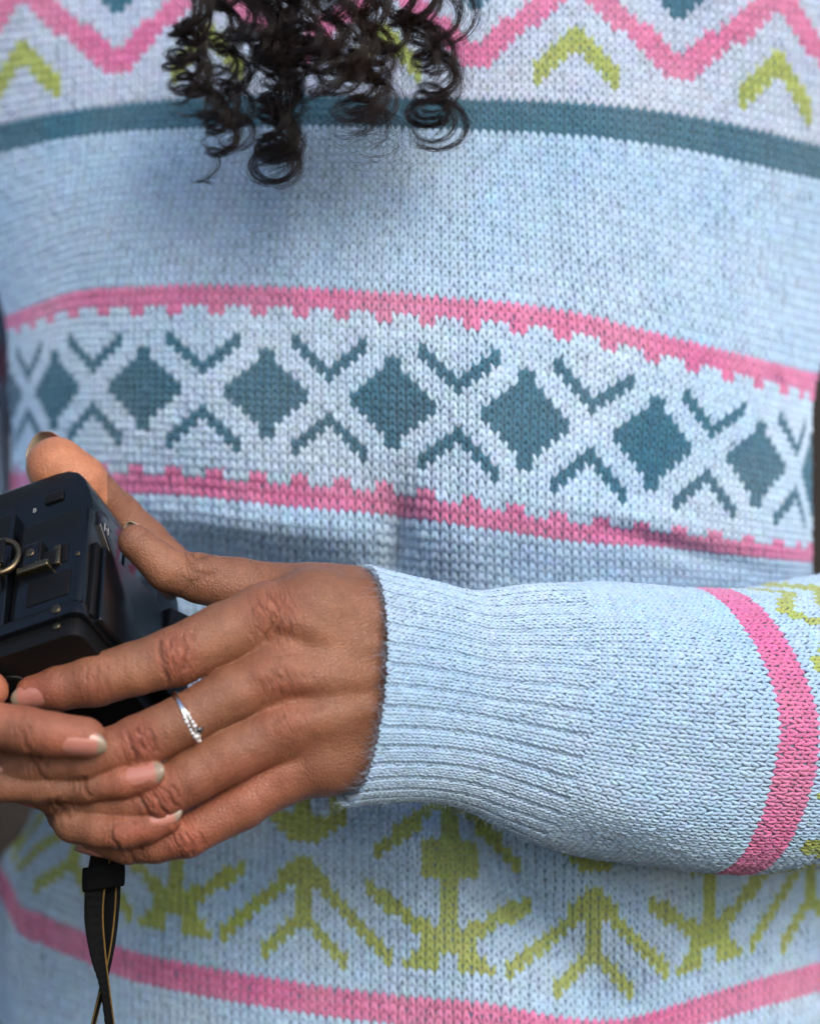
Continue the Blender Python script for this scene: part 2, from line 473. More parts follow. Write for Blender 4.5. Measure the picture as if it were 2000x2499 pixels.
def yarn_tint(n, c, lilac=None):
    col = YARN[c].copy()
    col *= 1 + rng.normal(0, .045, (n, 1))
    col *= 1 + rng.normal(0, .02, (n, 3))
    return col

# sweater base sheet (continues round the back)
nb = 14
def back_cols(edge, other):
    out = []
    for k in range(1, nb + 1):
        a = k / nb * math.pi / 2
        mid = (edge + other) / 2
        p = edge.copy()
        p[:, 0] = mid[:, 0] + (edge[:, 0] - mid[:, 0]) * math.cos(a)
        p[:, 1] = edge[:, 1] + .10 * math.sin(a)
        out.append(p)
    return out
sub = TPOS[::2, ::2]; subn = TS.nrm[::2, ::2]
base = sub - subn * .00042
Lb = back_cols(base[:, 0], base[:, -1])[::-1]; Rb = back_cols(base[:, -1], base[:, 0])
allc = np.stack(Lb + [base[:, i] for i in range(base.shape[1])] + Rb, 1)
sweater = make_mesh('sweater', allc.reshape(-1, 3), grid_faces(allc.shape[0], allc.shape[1]), WOOL, col=PIT_BLUE)
adopt(sweater)
sweater['label'] = 'pale blue knit sweater with pink, teal and green patterns'

I, J = np.meshgrid(np.arange(-60, 60), np.arange(-19, 127)); I = I.ravel(); J = J.ravel()
px = torso_px(I + .5, J + .5); py = torso_py(px, J + .5)
keep = (px > -90) & (px < 2090) & (py > -70) & (py < 2720)
# hidden for good behind forearm and hand
keep &= ~((px > 1150) & (px < 1900) & (py > 1540) & (py < 1960))
I, J = I[keep], J[keep]
c, mot, idx = chart(I, J)
V, F, vp = stitches(TS, I + .5, J + .5)
tint = yarn_tint(len(I), c)
VCOL = np.repeat(tint, vp, axis=0)
fps = len(F) // len(I)
Vr = V.reshape(len(I), vp, 3)
F1 = F[:fps]
def emit(mask, name, label=None, kind=None, Vr=Vr, tint=tint, vp=vp, F1=F1):
    w = np.where(mask)[0]
    vv = Vr[w].reshape(-1, 3); cc = np.repeat(tint[w], vp, axis=0)
    ff = (F1[None] + (np.arange(len(w)) * vp)[:, None, None]).reshape(-1, 4)
    o = make_mesh(name, vv, ff, WOOL, col=cc)
    o.parent = sweater
    o.matrix_parent_inverse = sweater.matrix_world.inverted()
    if label: o['label'] = label
    if kind: o['kind'] = kind
    return o
bpy.context.view_layer.update()
for name in sorted(set(mot)):
    for k in sorted(set(idx[mot == name])):
        mk = (mot == name) & (idx == k)
        if mk.sum() < 3: continue
        nm = {'plain_stitches': 'knit_stitches', 'toothed_pink_stripe': 'pink_stripe', 'hem_pink_stripe': 'pink_stripe'}.get(name, name)
        emit(mk, nm, kind='stuff' if name == 'plain_stitches' else None)

# ------------------------------------------------------------------ sleeve of the raised forearm
SX = [870, 1000, 1130, 1250, 1380, 1550, 1750, 1900, 2080, 2300, 2420]
SC = [1673, 1685, 1706, 1722, 1742, 1762, 1778, 1775, 1745, 1690, 1650]
SH = [289, 270, 259, 290, 320, 335, 338, 335, 330, 325, 322]
SD = [470, 418, 366, 320, 275, 222, 145, 62, -60, -220, -320]
SR = [.62, .62, .68, .75, .82, .90, .98, 1., 1., 1., 1.]
def sleeve_surface(n_s, n_f, x0, x1):
    t = np.linspace(x0, x1, n_s)
    cx = t; cy = herm(t, SX, SC); hh = herm(t, SX, SH); dd = herm(t, SX, SD); rr = herm(t, SX, SR)
    C = P(cx, cy, dd)
    T = norm(np.gradient(C, axis=0))
    upv = np.array([0., 0., 1.]); A = norm(upv - T * (T @ upv)[:, None])       # up, across the arm
    B = norm(np.cross(T, A)); B = np.where((B[:, 1:2] > 0), -B, B)            # towards the viewer
    ph = np.linspace(0, 2 * math.pi, n_f)      # 0 = up, pi/2 = viewer, pi = down
    s = hh * K * (D - dd * K) / D
    fold = 1 + .018 * np.sin(3 * ph[None, :] + t[:, None] / 150) + .014 * np.sin(5 * ph[None, :] - t[:, None] / 90 + 1.)
    fold = 1 + (fold - 1) * np.clip((t[:, None] - 1000) / 300, 0, 1)
    # long dents running in from the cuff
    dent = .045 * np.exp(-((ph[None, :] - .55 - (t[:, None] - 1300) / 2500) / .13) ** 2) * np.exp(-((t[:, None] - 1290) / 120) ** 2)
    dent = dent + .05 * np.exp(-((ph[None, :] - 1.85) / .22) ** 2) * np.exp(-((t[:, None] - 1420) / 130) ** 2)
    dent = dent - .035 * np.exp(-((ph[None, :] - 2.25) / .3) ** 2) * np.exp(-((t[:, None] - 1480) / 160) ** 2)
    fold = fold - dent
    pos = (C[:, None] + A[:, None] * (np.cos(ph)[None, :, None] * (s[:, None] * fold)[..., None])
           + B[:, None] * (np.sin(ph)[None, :, None] * (s[:, None] * fold * rr[:, None])[..., None]))
    skew = -70 * K * np.clip(np.cos(ph), 0, 1)[None] ** 1.5 * np.clip((t[:, None] - 1350) / 380, 0, 1) * np.clip((2200 - t[:, None]) / 200, 0, 1)
    pos[..., 0] += skew
    return pos     # rows along arm, columns around

def arm_stitches(x0, x1, n_course, n_wale, name, colour_fn, ribs=False):
    n_s, n_f = n_course * 2 + 1, n_wale * 2 + 1
    pos = sleeve_surface(n_s, n_f, x0, x1)
    s = Surf(pos, 0, 0, .5)
    # outward normals
    cen = pos.mean(1, keepdims=True)
    if ((pos - cen) * s.nrm).sum(-1).mean() < 0: s.nrm = -s.nrm
    # u = around (wales), v = along (courses): V bottoms towards the cuff
    Iw, Jc = np.meshgrid(np.arange(n_wale), np.arange(n_course)); Iw = Iw.ravel(); Jc = Jc.ravel()
    ang = (Iw + .5) / n_wale * 2 * math.pi
    k = (ang < math.pi + .45) | (ang > 2 * math.pi - .45)
    Iw, Jc, ang = Iw[k], Jc[k], ang[k]
    if ribs:
        ph = np.mod(Iw, 3)
        knit = ph < 2
        hgt = np.where(knit, .20, -.13) + .22 * np.exp(-(Jc / 1.6) ** 2)
        v1, f1, vp = stitches(s, Iw + .5, Jc + .5, height=hgt, vdir=-1, jit=.05)
    else:
        knit = np.ones(len(Iw), bool)
        v1, f1, vp = stitches(s, Iw + .5, Jc + .5, vdir=-1, jit=.045)
    c = colour_fn(ang, (Jc + .5) / n_course)
    tint = yarn_tint(len(Iw), c)
    return pos, s, v1.reshape(len(Iw), vp, 3), f1[:len(f1) // len(Iw)], vp, tint, c, Iw, Jc

XR = 1348
# plain base tube of the whole sleeve, with rolled cuff edge
bp = sleeve_surface(120, 97, 880, 2420)
cen = bp.mean(1, keepdims=True)
bp = cen + (bp - cen) * .985
inner = [cen[0] + (bp[0] - cen[0]) * .955 + (bp[6] - bp[0]) * t for t in (0.02, .5, 1.2, 2.5)]
bp = np.concatenate([np.stack(inner[::-1]), bp], 0)
slv = make_mesh('sleeve', bp.reshape(-1, 3), grid_faces(bp.shape[0], bp.shape[1]), WOOL, col=BLUE)
slv.parent = sweater; slv.matrix_parent_inverse = sweater.matrix_world.inverted()

pos, cs, Vc, F1c, vpc, tc_, cc_, Iw, Jc = arm_stitches(868, XR, 40, 108, 'cuff', lambda a, t: np.zeros(len(a), int), ribs=True)
cuff = emit(np.ones(len(Iw), bool), 'ribbed_cuff', 'ribbed pale blue cuff at the wrist', None, Vc, tc_, vpc, F1c)
CUFF_EDGE = pos[0]

def slv_col(a, t):
    x = XR + t * (2330 - XR)
    c = np.zeros(len(a), int)
    xb = x + 0 * a
    c[(xb > 1735) & (xb < 1815)] = 1
    g = np.abs(np.mod(a * 4.2 + .6, 2.0) - 1.0)
    c[(np.abs(xb - (1850 + g * 95)) < 22)] = 3
    c[(np.abs(xb - (1975 + g * 60)) < 26)] = 3
    return c
pos, ss, Vs, F1s, vps, ts_, cs_, Iw2, Jc2 = arm_stitches(XR - 2, 2330, 66, 102, 'sleeve', slv_col)
emit(cs_ == 0, 'knit_stitches', None, 'stuff', Vs, ts_, vps, F1s)
emit(cs_ == 1, 'pink_stripe', 'pink stripe around the forearm', None, Vs, ts_, vps, F1s)
emit(cs_ == 3, 'green_motif', None, None, Vs, ts_, vps, F1s)

# upper sleeves hanging beside the body
def upper_sleeve(pts, rad, name, stripe):
    pts = np.array(pts, float)
    t = np.linspace(0, 1, 60); kt = np.linspace(0, 1, len(pts))
    C = P(herm(t, kt, pts[:, 0]), herm(t, kt, pts[:, 1]), herm(t, kt, pts[:, 2]))
    T = norm(np.gradient(C, axis=0)); A = norm(np.cross(T, [0, 1., 0])); B = np.cross(T, A)
    ph = np.linspace(0, 2 * math.pi, 40)
    r = herm(t, kt, rad) * K
    r = r[:, None] * (1 + .03 * np.sin(4 * ph[None] + 9 * t[:, None]) + .02 * np.sin(23 * t[:, None] + 2 * ph[None]))
    p = C[:, None] + A[:, None] * (np.cos(ph)[None, :, None] * r[..., None]) + B[:, None] * (np.sin(ph)[None, :, None] * r[..., None])
    col = np.tile(BLUE, (60 * 40, 1)).reshape(60, 40, 3)
    _, yy, _ = proj(C)
    col[(yy > stripe[0]) & (yy < stripe[1])] = PINK
    o = make_mesh(name, p.reshape(-1, 3), grid_faces(60, 40), WOOL, col=col.reshape(-1, 3))
    o.parent = sweater; o.matrix_parent_inverse = sweater.matrix_world.inverted()
    return o
upper_sleeve([(2420, -400, -850), (2420, 300, -850), (2420, 1000, -800), (2420, 1500, -600), (2420, 1660, -320)], [410, 405, 390, 350, 310], 'upper_sleeve', (1120, 1185))
upper_sleeve([(-470, -400, -1300), (-440, 300, -1300), (-375, 900, -1260), (-350, 1300, -1150), (-380, 1650, -700), (-560, 1850, -100)], [460, 460, 460, 430, 330, 290], 'upper_sleeve', (915, 990))
# ------------------------------------------------------------------ hands: distance field of tapered bones -> one skin surface
PXM = K * (D - 520 * K) / D          # metres per photo pixel at hand depth
VOX = 0.00052

class Field:
    def __init__(s, lo, hi):
        s.lo = np.array(lo, float); s.n = np.ceil((np.array(hi) - s.lo) / VOX).astype(int) + 1
        s.ax = [s.lo[i] + np.arange(s.n[i]) * VOX for i in range(3)]
    def box(s, lo, hi):
        a = np.clip(np.floor((lo - s.lo) / VOX).astype(int), 0, s.n - 1); b = np.clip(np.ceil((hi - s.lo) / VOX).astype(int) + 1, 1, s.n)
        return tuple(slice(a[i], b[i]) for i in range(3))
    def pts(s, bx):
        return (s.ax[0][bx[0]][:, None, None].astype(np.float32), s.ax[1][bx[1]][None, :, None].astype(np.float32), s.ax[2][bx[2]][None, None, :].astype(np.float32))

def cone(p, a, b, ra, rb, flat=None):
    """rounded tapered bone between a and b (approximate distance)"""
    x, y, z = p; ab = b - a; L2 = float(ab @ ab) + 1e-12
    dx, dy, dz = x - a[0], y - a[1], z - a[2]
    h = np.clip((dx * ab[0] + dy * ab[1] + dz * ab[2]) / L2, 0, 1)
    dx = dx - h * ab[0]; dy = dy - h * ab[1]; dz = dz - h * ab[2]
    h = h * h * (3 - 2 * h) * .5 + h * .5
    return np.sqrt(dx * dx + dy * dy + dz * dz) - (ra + (rb - ra) * h)

def smin(a, b, k):
    h = np.clip(.5 + .5 * (b - a) / k, 0, 1)
    return b + (a - b) * h - k * h * (1 - h)

def J3(j):
    return P(j[0], j[1], j[2]), j[3] * PXM

# joints: photo x, photo y, depth towards viewer, radius (all in photo pixels)
L_INDEX = [(648, 1512, 520, 84), (545, 1547, 562, 76), (428, 1603, 590, 72), (330, 1632, 596, 65), (232, 1660, 590, 64), (150, 1678, 578, 55), (82, 1691, 562, 44)]
L_MIDDLE = [(690, 1635, 545, 84), (570, 1692, 588, 68), (450, 1757, 612, 63), (338, 1813, 618, 67), (270, 1832, 630, 56), (205, 1853, 638, 54), (85, 1864, 618, 50), (-20, 1874, 580, 41)]
L_RING = [(705, 1765, 540, 80), (560, 1842, 588, 70), (470, 1895, 602, 64), (388, 1940, 602, 63), (320, 1952, 592, 53), (250, 1955, 580, 50), (140, 1944, 550, 46), (60, 1928, 520, 34)]
L_LITTLE = [(700, 1882, 505, 74), (590, 1962, 540, 62), (458, 2038, 560, 54), (382, 2058, 548, 48), (312, 2066, 530, 43), (225, 2053, 505, 33)]
L_THUMB = [(840, 1490, 410, 105), (690, 1462, 380, 88), (580, 1432, 385, 72), (492, 1412, 398, 62), (408, 1390, 415, 54), (330, 1322, 432, 43)]
R_INDEX = [(-160, 1670, 590, 56), (-70, 1688, 610, 52), (-26, 1684, 615, 47)]
R_MIDDLE = [(-150, 1745, 640, 58), (-40, 1765, 690, 55), (60, 1782, 708, 57), (130, 1793, 712, 53), (209, 1801, 708, 50)]
R_RING = [(-150, 1890, 560, 50), (-30, 1914, 596, 44), (90, 1919, 616, 40), (205, 1919, 624, 40), (300, 1906, 640, 41), (366, 1892, 644, 39)]
R_LITTLE = [(150, 1960, 380, 50), (165, 1985, 480, 49), (178, 2009, 565, 47), (240, 2023, 592, 46), (300, 2028, 602, 45), (360, 2016, 606, 40), (408, 2000, 606, 34)]
R_THUMB = [(430, 1400, 60, 62), (350, 1325, 70, 64), (290, 1266, 80, 64), (236, 1214, 130, 62), (194, 1180, 155, 74), (138, 1140, 160, 78)]
R_KNUCKLES = [(-420, 1700, 470, 90), (-420, 1800, 480, 90), (-400, 1900, 470, 85), (-360, 1990, 440, 75)]

PALM = [[(905, 1530, 455, 112), (770, 1502, 500, 112), (648, 1512, 520, 84)],
        [(915, 1630, 462, 112), (800, 1630, 515, 100), (690, 1635, 545, 84)],
        [(915, 1730, 460, 110), (800, 1745, 512, 98), (705, 1765, 540, 80)],
        [(905, 1815, 450, 108), (790, 1845, 490, 95), (700, 1882, 505, 74)],
        [(900, 1480, 420, 90), (760, 1470, 420, 92)],
        [(1120, 1630, 330, 105), (905, 1575, 435, 125)], [(1120, 1770, 330, 105), (905, 1785, 430, 125)],
        [(760, 1600, 430, 105), (760, 1790, 430, 105)], [(905, 1600, 440, 120), (905, 1760, 440, 120)]]
# long tendons standing up on the back of the hand
TENDON = [[(640, 1650, 625, 14), (740, 1658, 606, 17), (905, 1655, 560, 16)],
          [(660, 1772, 612, 14), (760, 1760, 596, 17), (905, 1722, 556, 16)],
          [(670, 1505, 590, 16), (760, 1535, 588, 14), (905, 1580, 556, 14)]]

def chain_field(fld, chain, k, pad):
    js = [J3(j) for j in chain]
    lo = np.min([p - r for p, r in js], 0) - pad; hi = np.max([p + r for p, r in js], 0) + pad
    bx = fld.box(lo, hi); p = fld.pts(bx); d = None
    for (a, ra), (b, rb) in zip(js[:-1], js[1:]):
        c = cone(p, a, b, ra, rb)
        d = c if d is None else smin(d, c, k)
    return bx, d

def surface_nets(d, lo):
    s = d < 0
    cnt = np.zeros(tuple(np.array(d.shape) - 1), np.int8)
    for i in (0, 1):
        for j in (0, 1):
            for k in (0, 1):
                cnt += s[i:d.shape[0] - 1 + i, j:d.shape[1] - 1 + j, k:d.shape[2] - 1 + k]
    act = (cnt > 0) & (cnt < 8)
    ids = np.full(act.shape, -1, np.int32); cell = np.argwhere(act); ids[act] = np.arange(len(cell))
    acc = np.zeros((len(cell), 3)); w = np.zeros(len(cell))
    cor = [(i, j, k) for i in (0, 1) for j in (0, 1) for k in (0, 1)]
    val = {c: d[cell[:, 0] + c[0], cell[:, 1] + c[1], cell[:, 2] + c[2]] for c in cor}
    for c in cor:
        for ax in range(3):
            if c[ax]: continue
            e = list(c); e[ax] = 1; e = tuple(e)
            v0, v1 = val[c], val[e]; m = (v0 < 0) != (v1 < 0)
            t = np.where(m, v0 / np.where(m, v0 - v1, 1), 0)
            pt = np.array(c, float)[None] + t[:, None] * (np.arange(3) == ax)[None]
            acc[m] += pt[m]; w[m] += 1
    v = lo + (cell + acc / w[:, None]) * VOX
    faces = []
    for ax in range(3):
        a1, a2 = (ax + 1) % 3, (ax + 2) % 3
        sl0 = [slice(None)] * 3; sl1 = [slice(None)] * 3
        sl0[ax] = slice(0, -1); sl1[ax] = slice(1, None)
        for q in (a1, a2):
            sl0[q] = slice(1, -1); sl1[q] = slice(1, -1)
        x0, x1 = s[tuple(sl0)], s[tuple(sl1)]
        e = np.argwhere(x0 != x1); inside = x0[x0 != x1]
        e[:, a1] += 1; e[:, a2] += 1
        q = []
        for o1, o2 in ((-1, -1), (0, -1), (0, 0), (-1, 0)):
            ee = e.copy(); ee[:, a1] += o1; ee[:, a2] += o2
            q.append(ids[ee[:, 0], ee[:, 1], ee[:, 2]])
        q = np.stack(q, 1)
        q[~inside] = q[~inside][:, ::-1]
        faces.append(q)
    return v, np.concatenate(faces)

def smooth_verts(v, f, it, lam=.5):
    e = np.concatenate([f[:, [0, 1]], f[:, [1, 2]], f[:, [2, 3]], f[:, [3, 0]]])
    for _ in range(it):
        a = np.zeros_like(v); n = np.zeros(len(v))
        for k in range(3):
            a[:, k] = np.bincount(e[:, 0], v[e[:, 1], k], len(v)) + np.bincount(e[:, 1], v[e[:, 0], k], len(v))
        n = np.bincount(e[:, 0], minlength=len(v)) + np.bincount(e[:, 1], minlength=len(v))
        v = v + lam * (a / n[:, None] - v)
    return v

def vert_normals(v, f):
    fn = np.cross(v[f[:, 2]] - v[f[:, 0]], v[f[:, 3]] - v[f[:, 1]])
    n = np.zeros_like(v)
    for k in range(4):
        for c in range(3):
            n[:, c] += np.bincount(f[:, k], fn[:, c], len(v))
    return norm(n)

alljs = [J3(j) for ch in [L_INDEX, L_MIDDLE, L_RING, L_LITTLE, L_THUMB, R_INDEX, R_MIDDLE, R_RING, R_LITTLE, R_THUMB] + PALM for j in ch]
lo = np.min([p - r for p, r in alljs], 0) - .003; hi = np.max([p + r for p, r in alljs], 0) + .003
lo[0] = P(-190, 1500, 560)[0]; hi[0] = P(1130, 1500, 400)[0]
fld = Field(lo, hi)
DF = np.full(tuple(fld.n), .02, np.float32)
PALMD = np.full(tuple(fld.n), .02, np.float32)
kp = 34 * PXM
for ch in PALM:
    bx, d = chain_field(fld, ch, kp * .7, .010)
    PALMD[bx] = smin(PALMD[bx], d, kp)
for ch in TENDON:
    bx, d = chain_field(fld, ch, 8 * PXM, .008)
    PALMD[bx] = smin(PALMD[bx], d, 44 * PXM)
DF = np.minimum(DF, PALMD)
for ch, kk in ((L_INDEX, 30), (L_MIDDLE, 30), (L_RING, 30), (L_LITTLE, 30), (L_THUMB, 40)):
    bx, d = chain_field(fld, ch, 10 * PXM, .010)
    DF[bx] = smin(DF[bx], smin(d, PALMD[bx], kk * PXM), 2.0 * PXM)
for ch in (R_INDEX, R_MIDDLE, R_RING, R_LITTLE, R_THUMB):
    bx, d = chain_field(fld, ch, 10 * PXM, .006)
    DF[bx] = smin(DF[bx], d, 1.5 * PXM)
DF[0] = DF[-1] = .02; DF[:, 0] = DF[:, -1] = .02; DF[:, :, 0] = DF[:, :, -1] = .02
HV, HF = surface_nets(DF, fld.lo)
del DF, PALMD
HV = smooth_verts(HV, HF, 3)
HN = vert_normals(HV, HF)
hx, hy, hz = proj(HV)
front = np.clip(-HN[:, 1] * 2.5 + .4, 0, 1)

# knuckle folds: polylines in the photo, width, depth (mm)
def seg_dist(px, py, pts):
    best = np.full(px.shape, 1e9)
    for (x0, y0), (x1, y1) in zip(pts[:-1], pts[1:]):
        dx, dy = x1 - x0, y1 - y0; L = dx * dx + dy * dy
        t = np.clip(((px - x0) * dx + (py - y0) * dy) / L, 0, 1)
        best = np.minimum(best, np.hypot(px - x0 - t * dx, py - y0 - t * dy))
    return best
CREASE = [  # points, width px, depth mm
    ([(388, 1565), (396, 1612), (411, 1666)], 6, .42), ([(415, 1556), (424, 1590), (424, 1622)], 5, .30), ([(446, 1552), (456, 1592), (448, 1634)], 6, .42),
    ([(470, 1548), (478, 1580), (474, 1612)], 5, .22), ([(404, 1590), (410, 1632)], 4, .2), ([(434, 1570), (440, 1600)], 4, .22),
    ([(240, 1628), (234, 1660), (238, 1692)], 6, .22), ([(262, 1622), (258, 1650), (262, 1686)], 5, .16), ([(214, 1630), (210, 1656)], 5, .14), ([(300, 1600), (306, 1640)], 6, .1), ([(332, 1595), (338, 1640)], 6, .1),
    ([(312, 1786), (320, 1820), (336, 1856)], 6, .5), ([(333, 1776), (344, 1800), (352, 1826)], 6, .45), ([(368, 1782), (376, 1806), (380, 1832)], 5, .36), ([(352, 1780), (360, 1806)], 4, .22), ([(396, 1770), (402, 1800)], 5, .16), ([(324, 1830), (330, 1862)], 4, .3),
    ([(342, 1946), (354, 1972), (374, 2000)], 6, .55), ([(378, 1940), (392, 1966), (408, 1988)], 6, .55), ([(398, 1924), (414, 1944), (430, 1966)], 5, .4), ([(362, 1950), (374, 1972)], 4, .3), ([(420, 1918), (436, 1946)], 5, .22),
    ([(73, 1843), (90, 1872), (110, 1904)], 6, .42), ([(100, 1846), (114, 1876)], 5, .2),
    ([(138, 1956), (152, 1974), (170, 1994)], 6, .42), ([(118, 1956), (136, 1984)], 5, .2),
    ([(204, 1900), (208, 1922), (218, 1942)], 6, .46), ([(190, 1902), (194, 1926)], 5, .18),
    ([(50, 1774), (56, 1800), (68, 1826)], 7, .34), ([(70, 1768), (76, 1792)], 5, .2), ([(34, 1770), (40, 1800)], 5, .16),
    ([(271, 2030), (276, 2052), (292, 2074)], 6, .42), ([(262, 2018), (296, 2010), (330, 2012)], 4, .2),
    ([(424, 2046), (436, 2070), (446, 2092)], 6, .3), ([(456, 2036), (470, 2060), (474, 2084)], 6, .3), ([(486, 2030), (498, 2058)], 6, .2), ([(440, 2040), (454, 2068)], 5, .22),
    ([(312, 2074), (322, 2092), (332, 2108)], 6, .3), ([(340, 2070), (352, 2092)], 5, .16),
    ([(650, 1446), (680, 1478), (690, 1508), (676, 1545)], 6, .34), ([(628, 1470), (656, 1498), (662, 1530), (648, 1560)], 6, .28), ([(676, 1450), (706, 1488), (710, 1530), (700, 1560)], 6, .22), ([(610, 1490), (630, 1520), (626, 1556)], 6, .16), ([(664, 1480), (674, 1510), (664, 1542)], 4, .24),
    ([(640, 1668), (700, 1650), (760, 1652)], 14, .18), ([(690, 1630), (712, 1660), (708, 1694)], 6, .2), ([(664, 1636), (684, 1664), (682, 1690)], 6, .2),
    ([(664, 1770), (690, 1752)], 8, .16), ([(466, 1345), (478, 1362), (516, 1352)], 6, .4), ([(452, 1346), (470, 1392), (520, 1404)], 6, .3), ([(440, 1450), (470, 1420), (530, 1395)], 7, .2),
]
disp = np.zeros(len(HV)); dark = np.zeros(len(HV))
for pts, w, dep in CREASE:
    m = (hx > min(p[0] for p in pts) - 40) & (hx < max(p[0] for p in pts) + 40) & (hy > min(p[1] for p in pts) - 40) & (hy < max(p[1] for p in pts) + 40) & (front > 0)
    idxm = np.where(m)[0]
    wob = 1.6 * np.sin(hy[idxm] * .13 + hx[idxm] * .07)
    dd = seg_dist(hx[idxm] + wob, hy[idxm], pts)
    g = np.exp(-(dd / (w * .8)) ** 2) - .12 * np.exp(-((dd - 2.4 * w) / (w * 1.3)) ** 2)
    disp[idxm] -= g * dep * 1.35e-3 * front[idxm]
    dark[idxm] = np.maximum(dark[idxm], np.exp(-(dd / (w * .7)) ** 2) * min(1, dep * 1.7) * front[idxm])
# faint relief of veins and skin all over
disp += 7e-5 * np.sin(hx * .043 + hy * .05) * np.sin(hx * .031 - hy * .047 + 2)
HV = HV + HN * disp[:, None]

SK = np.array([.245, .106, .060]); RED = np.array([.375, .105, .066]); DRK = np.array([.070, .020, .012]); PALE = np.array([.375, .165, .095]); LIT_OR = np.array([.50, .20, .105])
col = np.tile(SK, (len(HV), 1))
def blend(c, m):
    global col
    m = np.clip(m, 0, 1)[:, None]; col = col * (1 - m) + np.asarray(c) * m
for x, y, sx, sy, a in [(430, 1605, 50, 58, .75), (340, 1815, 55, 52, .8), (392, 1950, 52, 48, .75), (460, 2050, 62, 48, .8), (668, 1505, 70, 75, .5), (235, 1662, 50, 55, .4),
                        (690, 1668, 90, 50, .45), (150, 1800, 120, 60, .55), (320, 1905, 90, 50, .55), (330, 2030, 90, 45, .65), (90, 1680, 90, 55, .55), (700, 1760, 80, 50, .35), (560, 1960, 140, 90, .4), (640, 1880, 120, 60, .3), (0, 1700, 60, 60, .6)]:
    blend(RED, a * g2(hx, hy, x, y, sx, sy))
blend(PALE, .6 * g2(hx, hy, 310, 1640, 110, 40, 15)); blend(PALE, .35 * g2(hx, hy, 800, 1600, 130, 160)); blend(PALE, .4 * g2(hx, hy, 560, 1570, 90, 50, -25))
blend(LIT_OR, .95 * ((hy < 1250) & (hx < 262)) * np.clip((1262 - hy) / 40, 0, 1)); blend(PALE, .55 * g2(hx, hy, 380, 1380, 90, 60)); blend(LIT_OR, .6 * g2(hx, hy, -20, 1685, 50, 60))  # warm light on the thumb tip and index edge painted in orange
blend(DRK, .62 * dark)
col *= (1 + .07 * np.sin(hx * .021 + 1) * np.sin(hy * .027))[:, None]
# arms and trunk inside the clothes, same mesh
def limb(pts, n=24):
    pts = np.array(pts, float); C = P(pts[:, 0], pts[:, 1], pts[:, 2]); T = norm(np.gradient(C, axis=0))
    A = norm(np.cross(T, np.array([.3, 1., .2]))); B = np.cross(T, A); ph = np.arange(n) * 2 * math.pi / n
    r = pts[:, 3] * K
    v = C[:, None] + A[:, None] * (np.cos(ph)[None, :, None] * r[:, None, None]) + B[:, None] * (np.sin(ph)[None, :, None] * r[:, None, None])
    return v.reshape(-1, 3), grid_faces(len(pts), n, True)
parts = [(HV, HF)]
KN = np.zeros(len(HV)); AX = np.zeros(len(HV)); CR = np.zeros(len(HV))
for x, y, sx, sy, rot, amp in [(432, 1605, 46, 60, 20, 1.), (240, 1660, 34, 52, 15, .55), (350, 1812, 46, 56, 28, 1.), (92, 1870, 34, 48, 10, .7), (392, 1952, 46, 50, 28, 1.), (150, 1970, 34, 36, 5, .7),
                              (458, 2052, 46, 50, 30, .8), (325, 2082, 30, 36, 10, .6), (205, 1920, 28, 40, 0, .6), (62, 1795, 40, 52, 8, .7), (280, 2040, 28, 40, 0, .6), (664, 1508, 66, 66, 20, .9), (690, 1665, 60, 50, 25, .55), (700, 1765, 60, 50, 25, .4), (480, 1385, 50, 50, 25, .6)]:
    g = amp * g2(hx, hy, x, y, sx, sy); a_ = math.radians(rot)
    ax_ = ((hx - x) * math.cos(a_) - (hy - y) * math.sin(a_)); cr_ = ((hx - x) * math.sin(a_) + (hy - y) * math.cos(a_))
    m = g > KN
    AX = np.where(m, ax_ + x, AX); CR = np.where(m, cr_ + y, CR); KN = np.maximum(KN, g)
for L_ in ([(1090, 1695, 330, 120), (1400, 1742, 270, 200), (1750, 1775, 150, 210), (2080, 1740, -20, 215), (2390, 1640, -320, 210), (2420, 1000, -800, 220), (2420, 0, -850, 230), (1800, -300, -800, 240), (1000, -320, -820, 260)],
           [(-185, 1780, 560, 120), (-420, 1840, 400, 170), (-520, 1850, 0, 190), (-380, 1650, -700, 200), (-370, 1000, -1250, 210), (-440, 0, -1300, 220), (200, -300, -900, 240), (1000, -320, -820, 260)],
           [(1080, -420, -960, 300), (1080, -320, -960, 400), (1080, 400, -960, 420), (1080, 1300, -960, 400), (1080, 2300, -960, 400), (1080, 2700, -960, 400)]):
    parts.append(limb(L_))
vv = np.concatenate([p[0] for p in parts]); off = np.cumsum([0] + [len(p[0]) for p in parts[:-1]])
ff = np.concatenate([p[1] + o for p, o in zip(parts, off)])
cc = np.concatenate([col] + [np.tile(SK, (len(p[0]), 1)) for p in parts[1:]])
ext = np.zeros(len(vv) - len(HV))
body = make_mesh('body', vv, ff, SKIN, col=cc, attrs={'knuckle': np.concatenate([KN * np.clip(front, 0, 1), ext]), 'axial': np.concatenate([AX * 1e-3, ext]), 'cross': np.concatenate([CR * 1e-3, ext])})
adopt(body)
body['label'] = 'brown hands with interlaced fingers clasped under the camera'
bpy.context.view_layer.update()

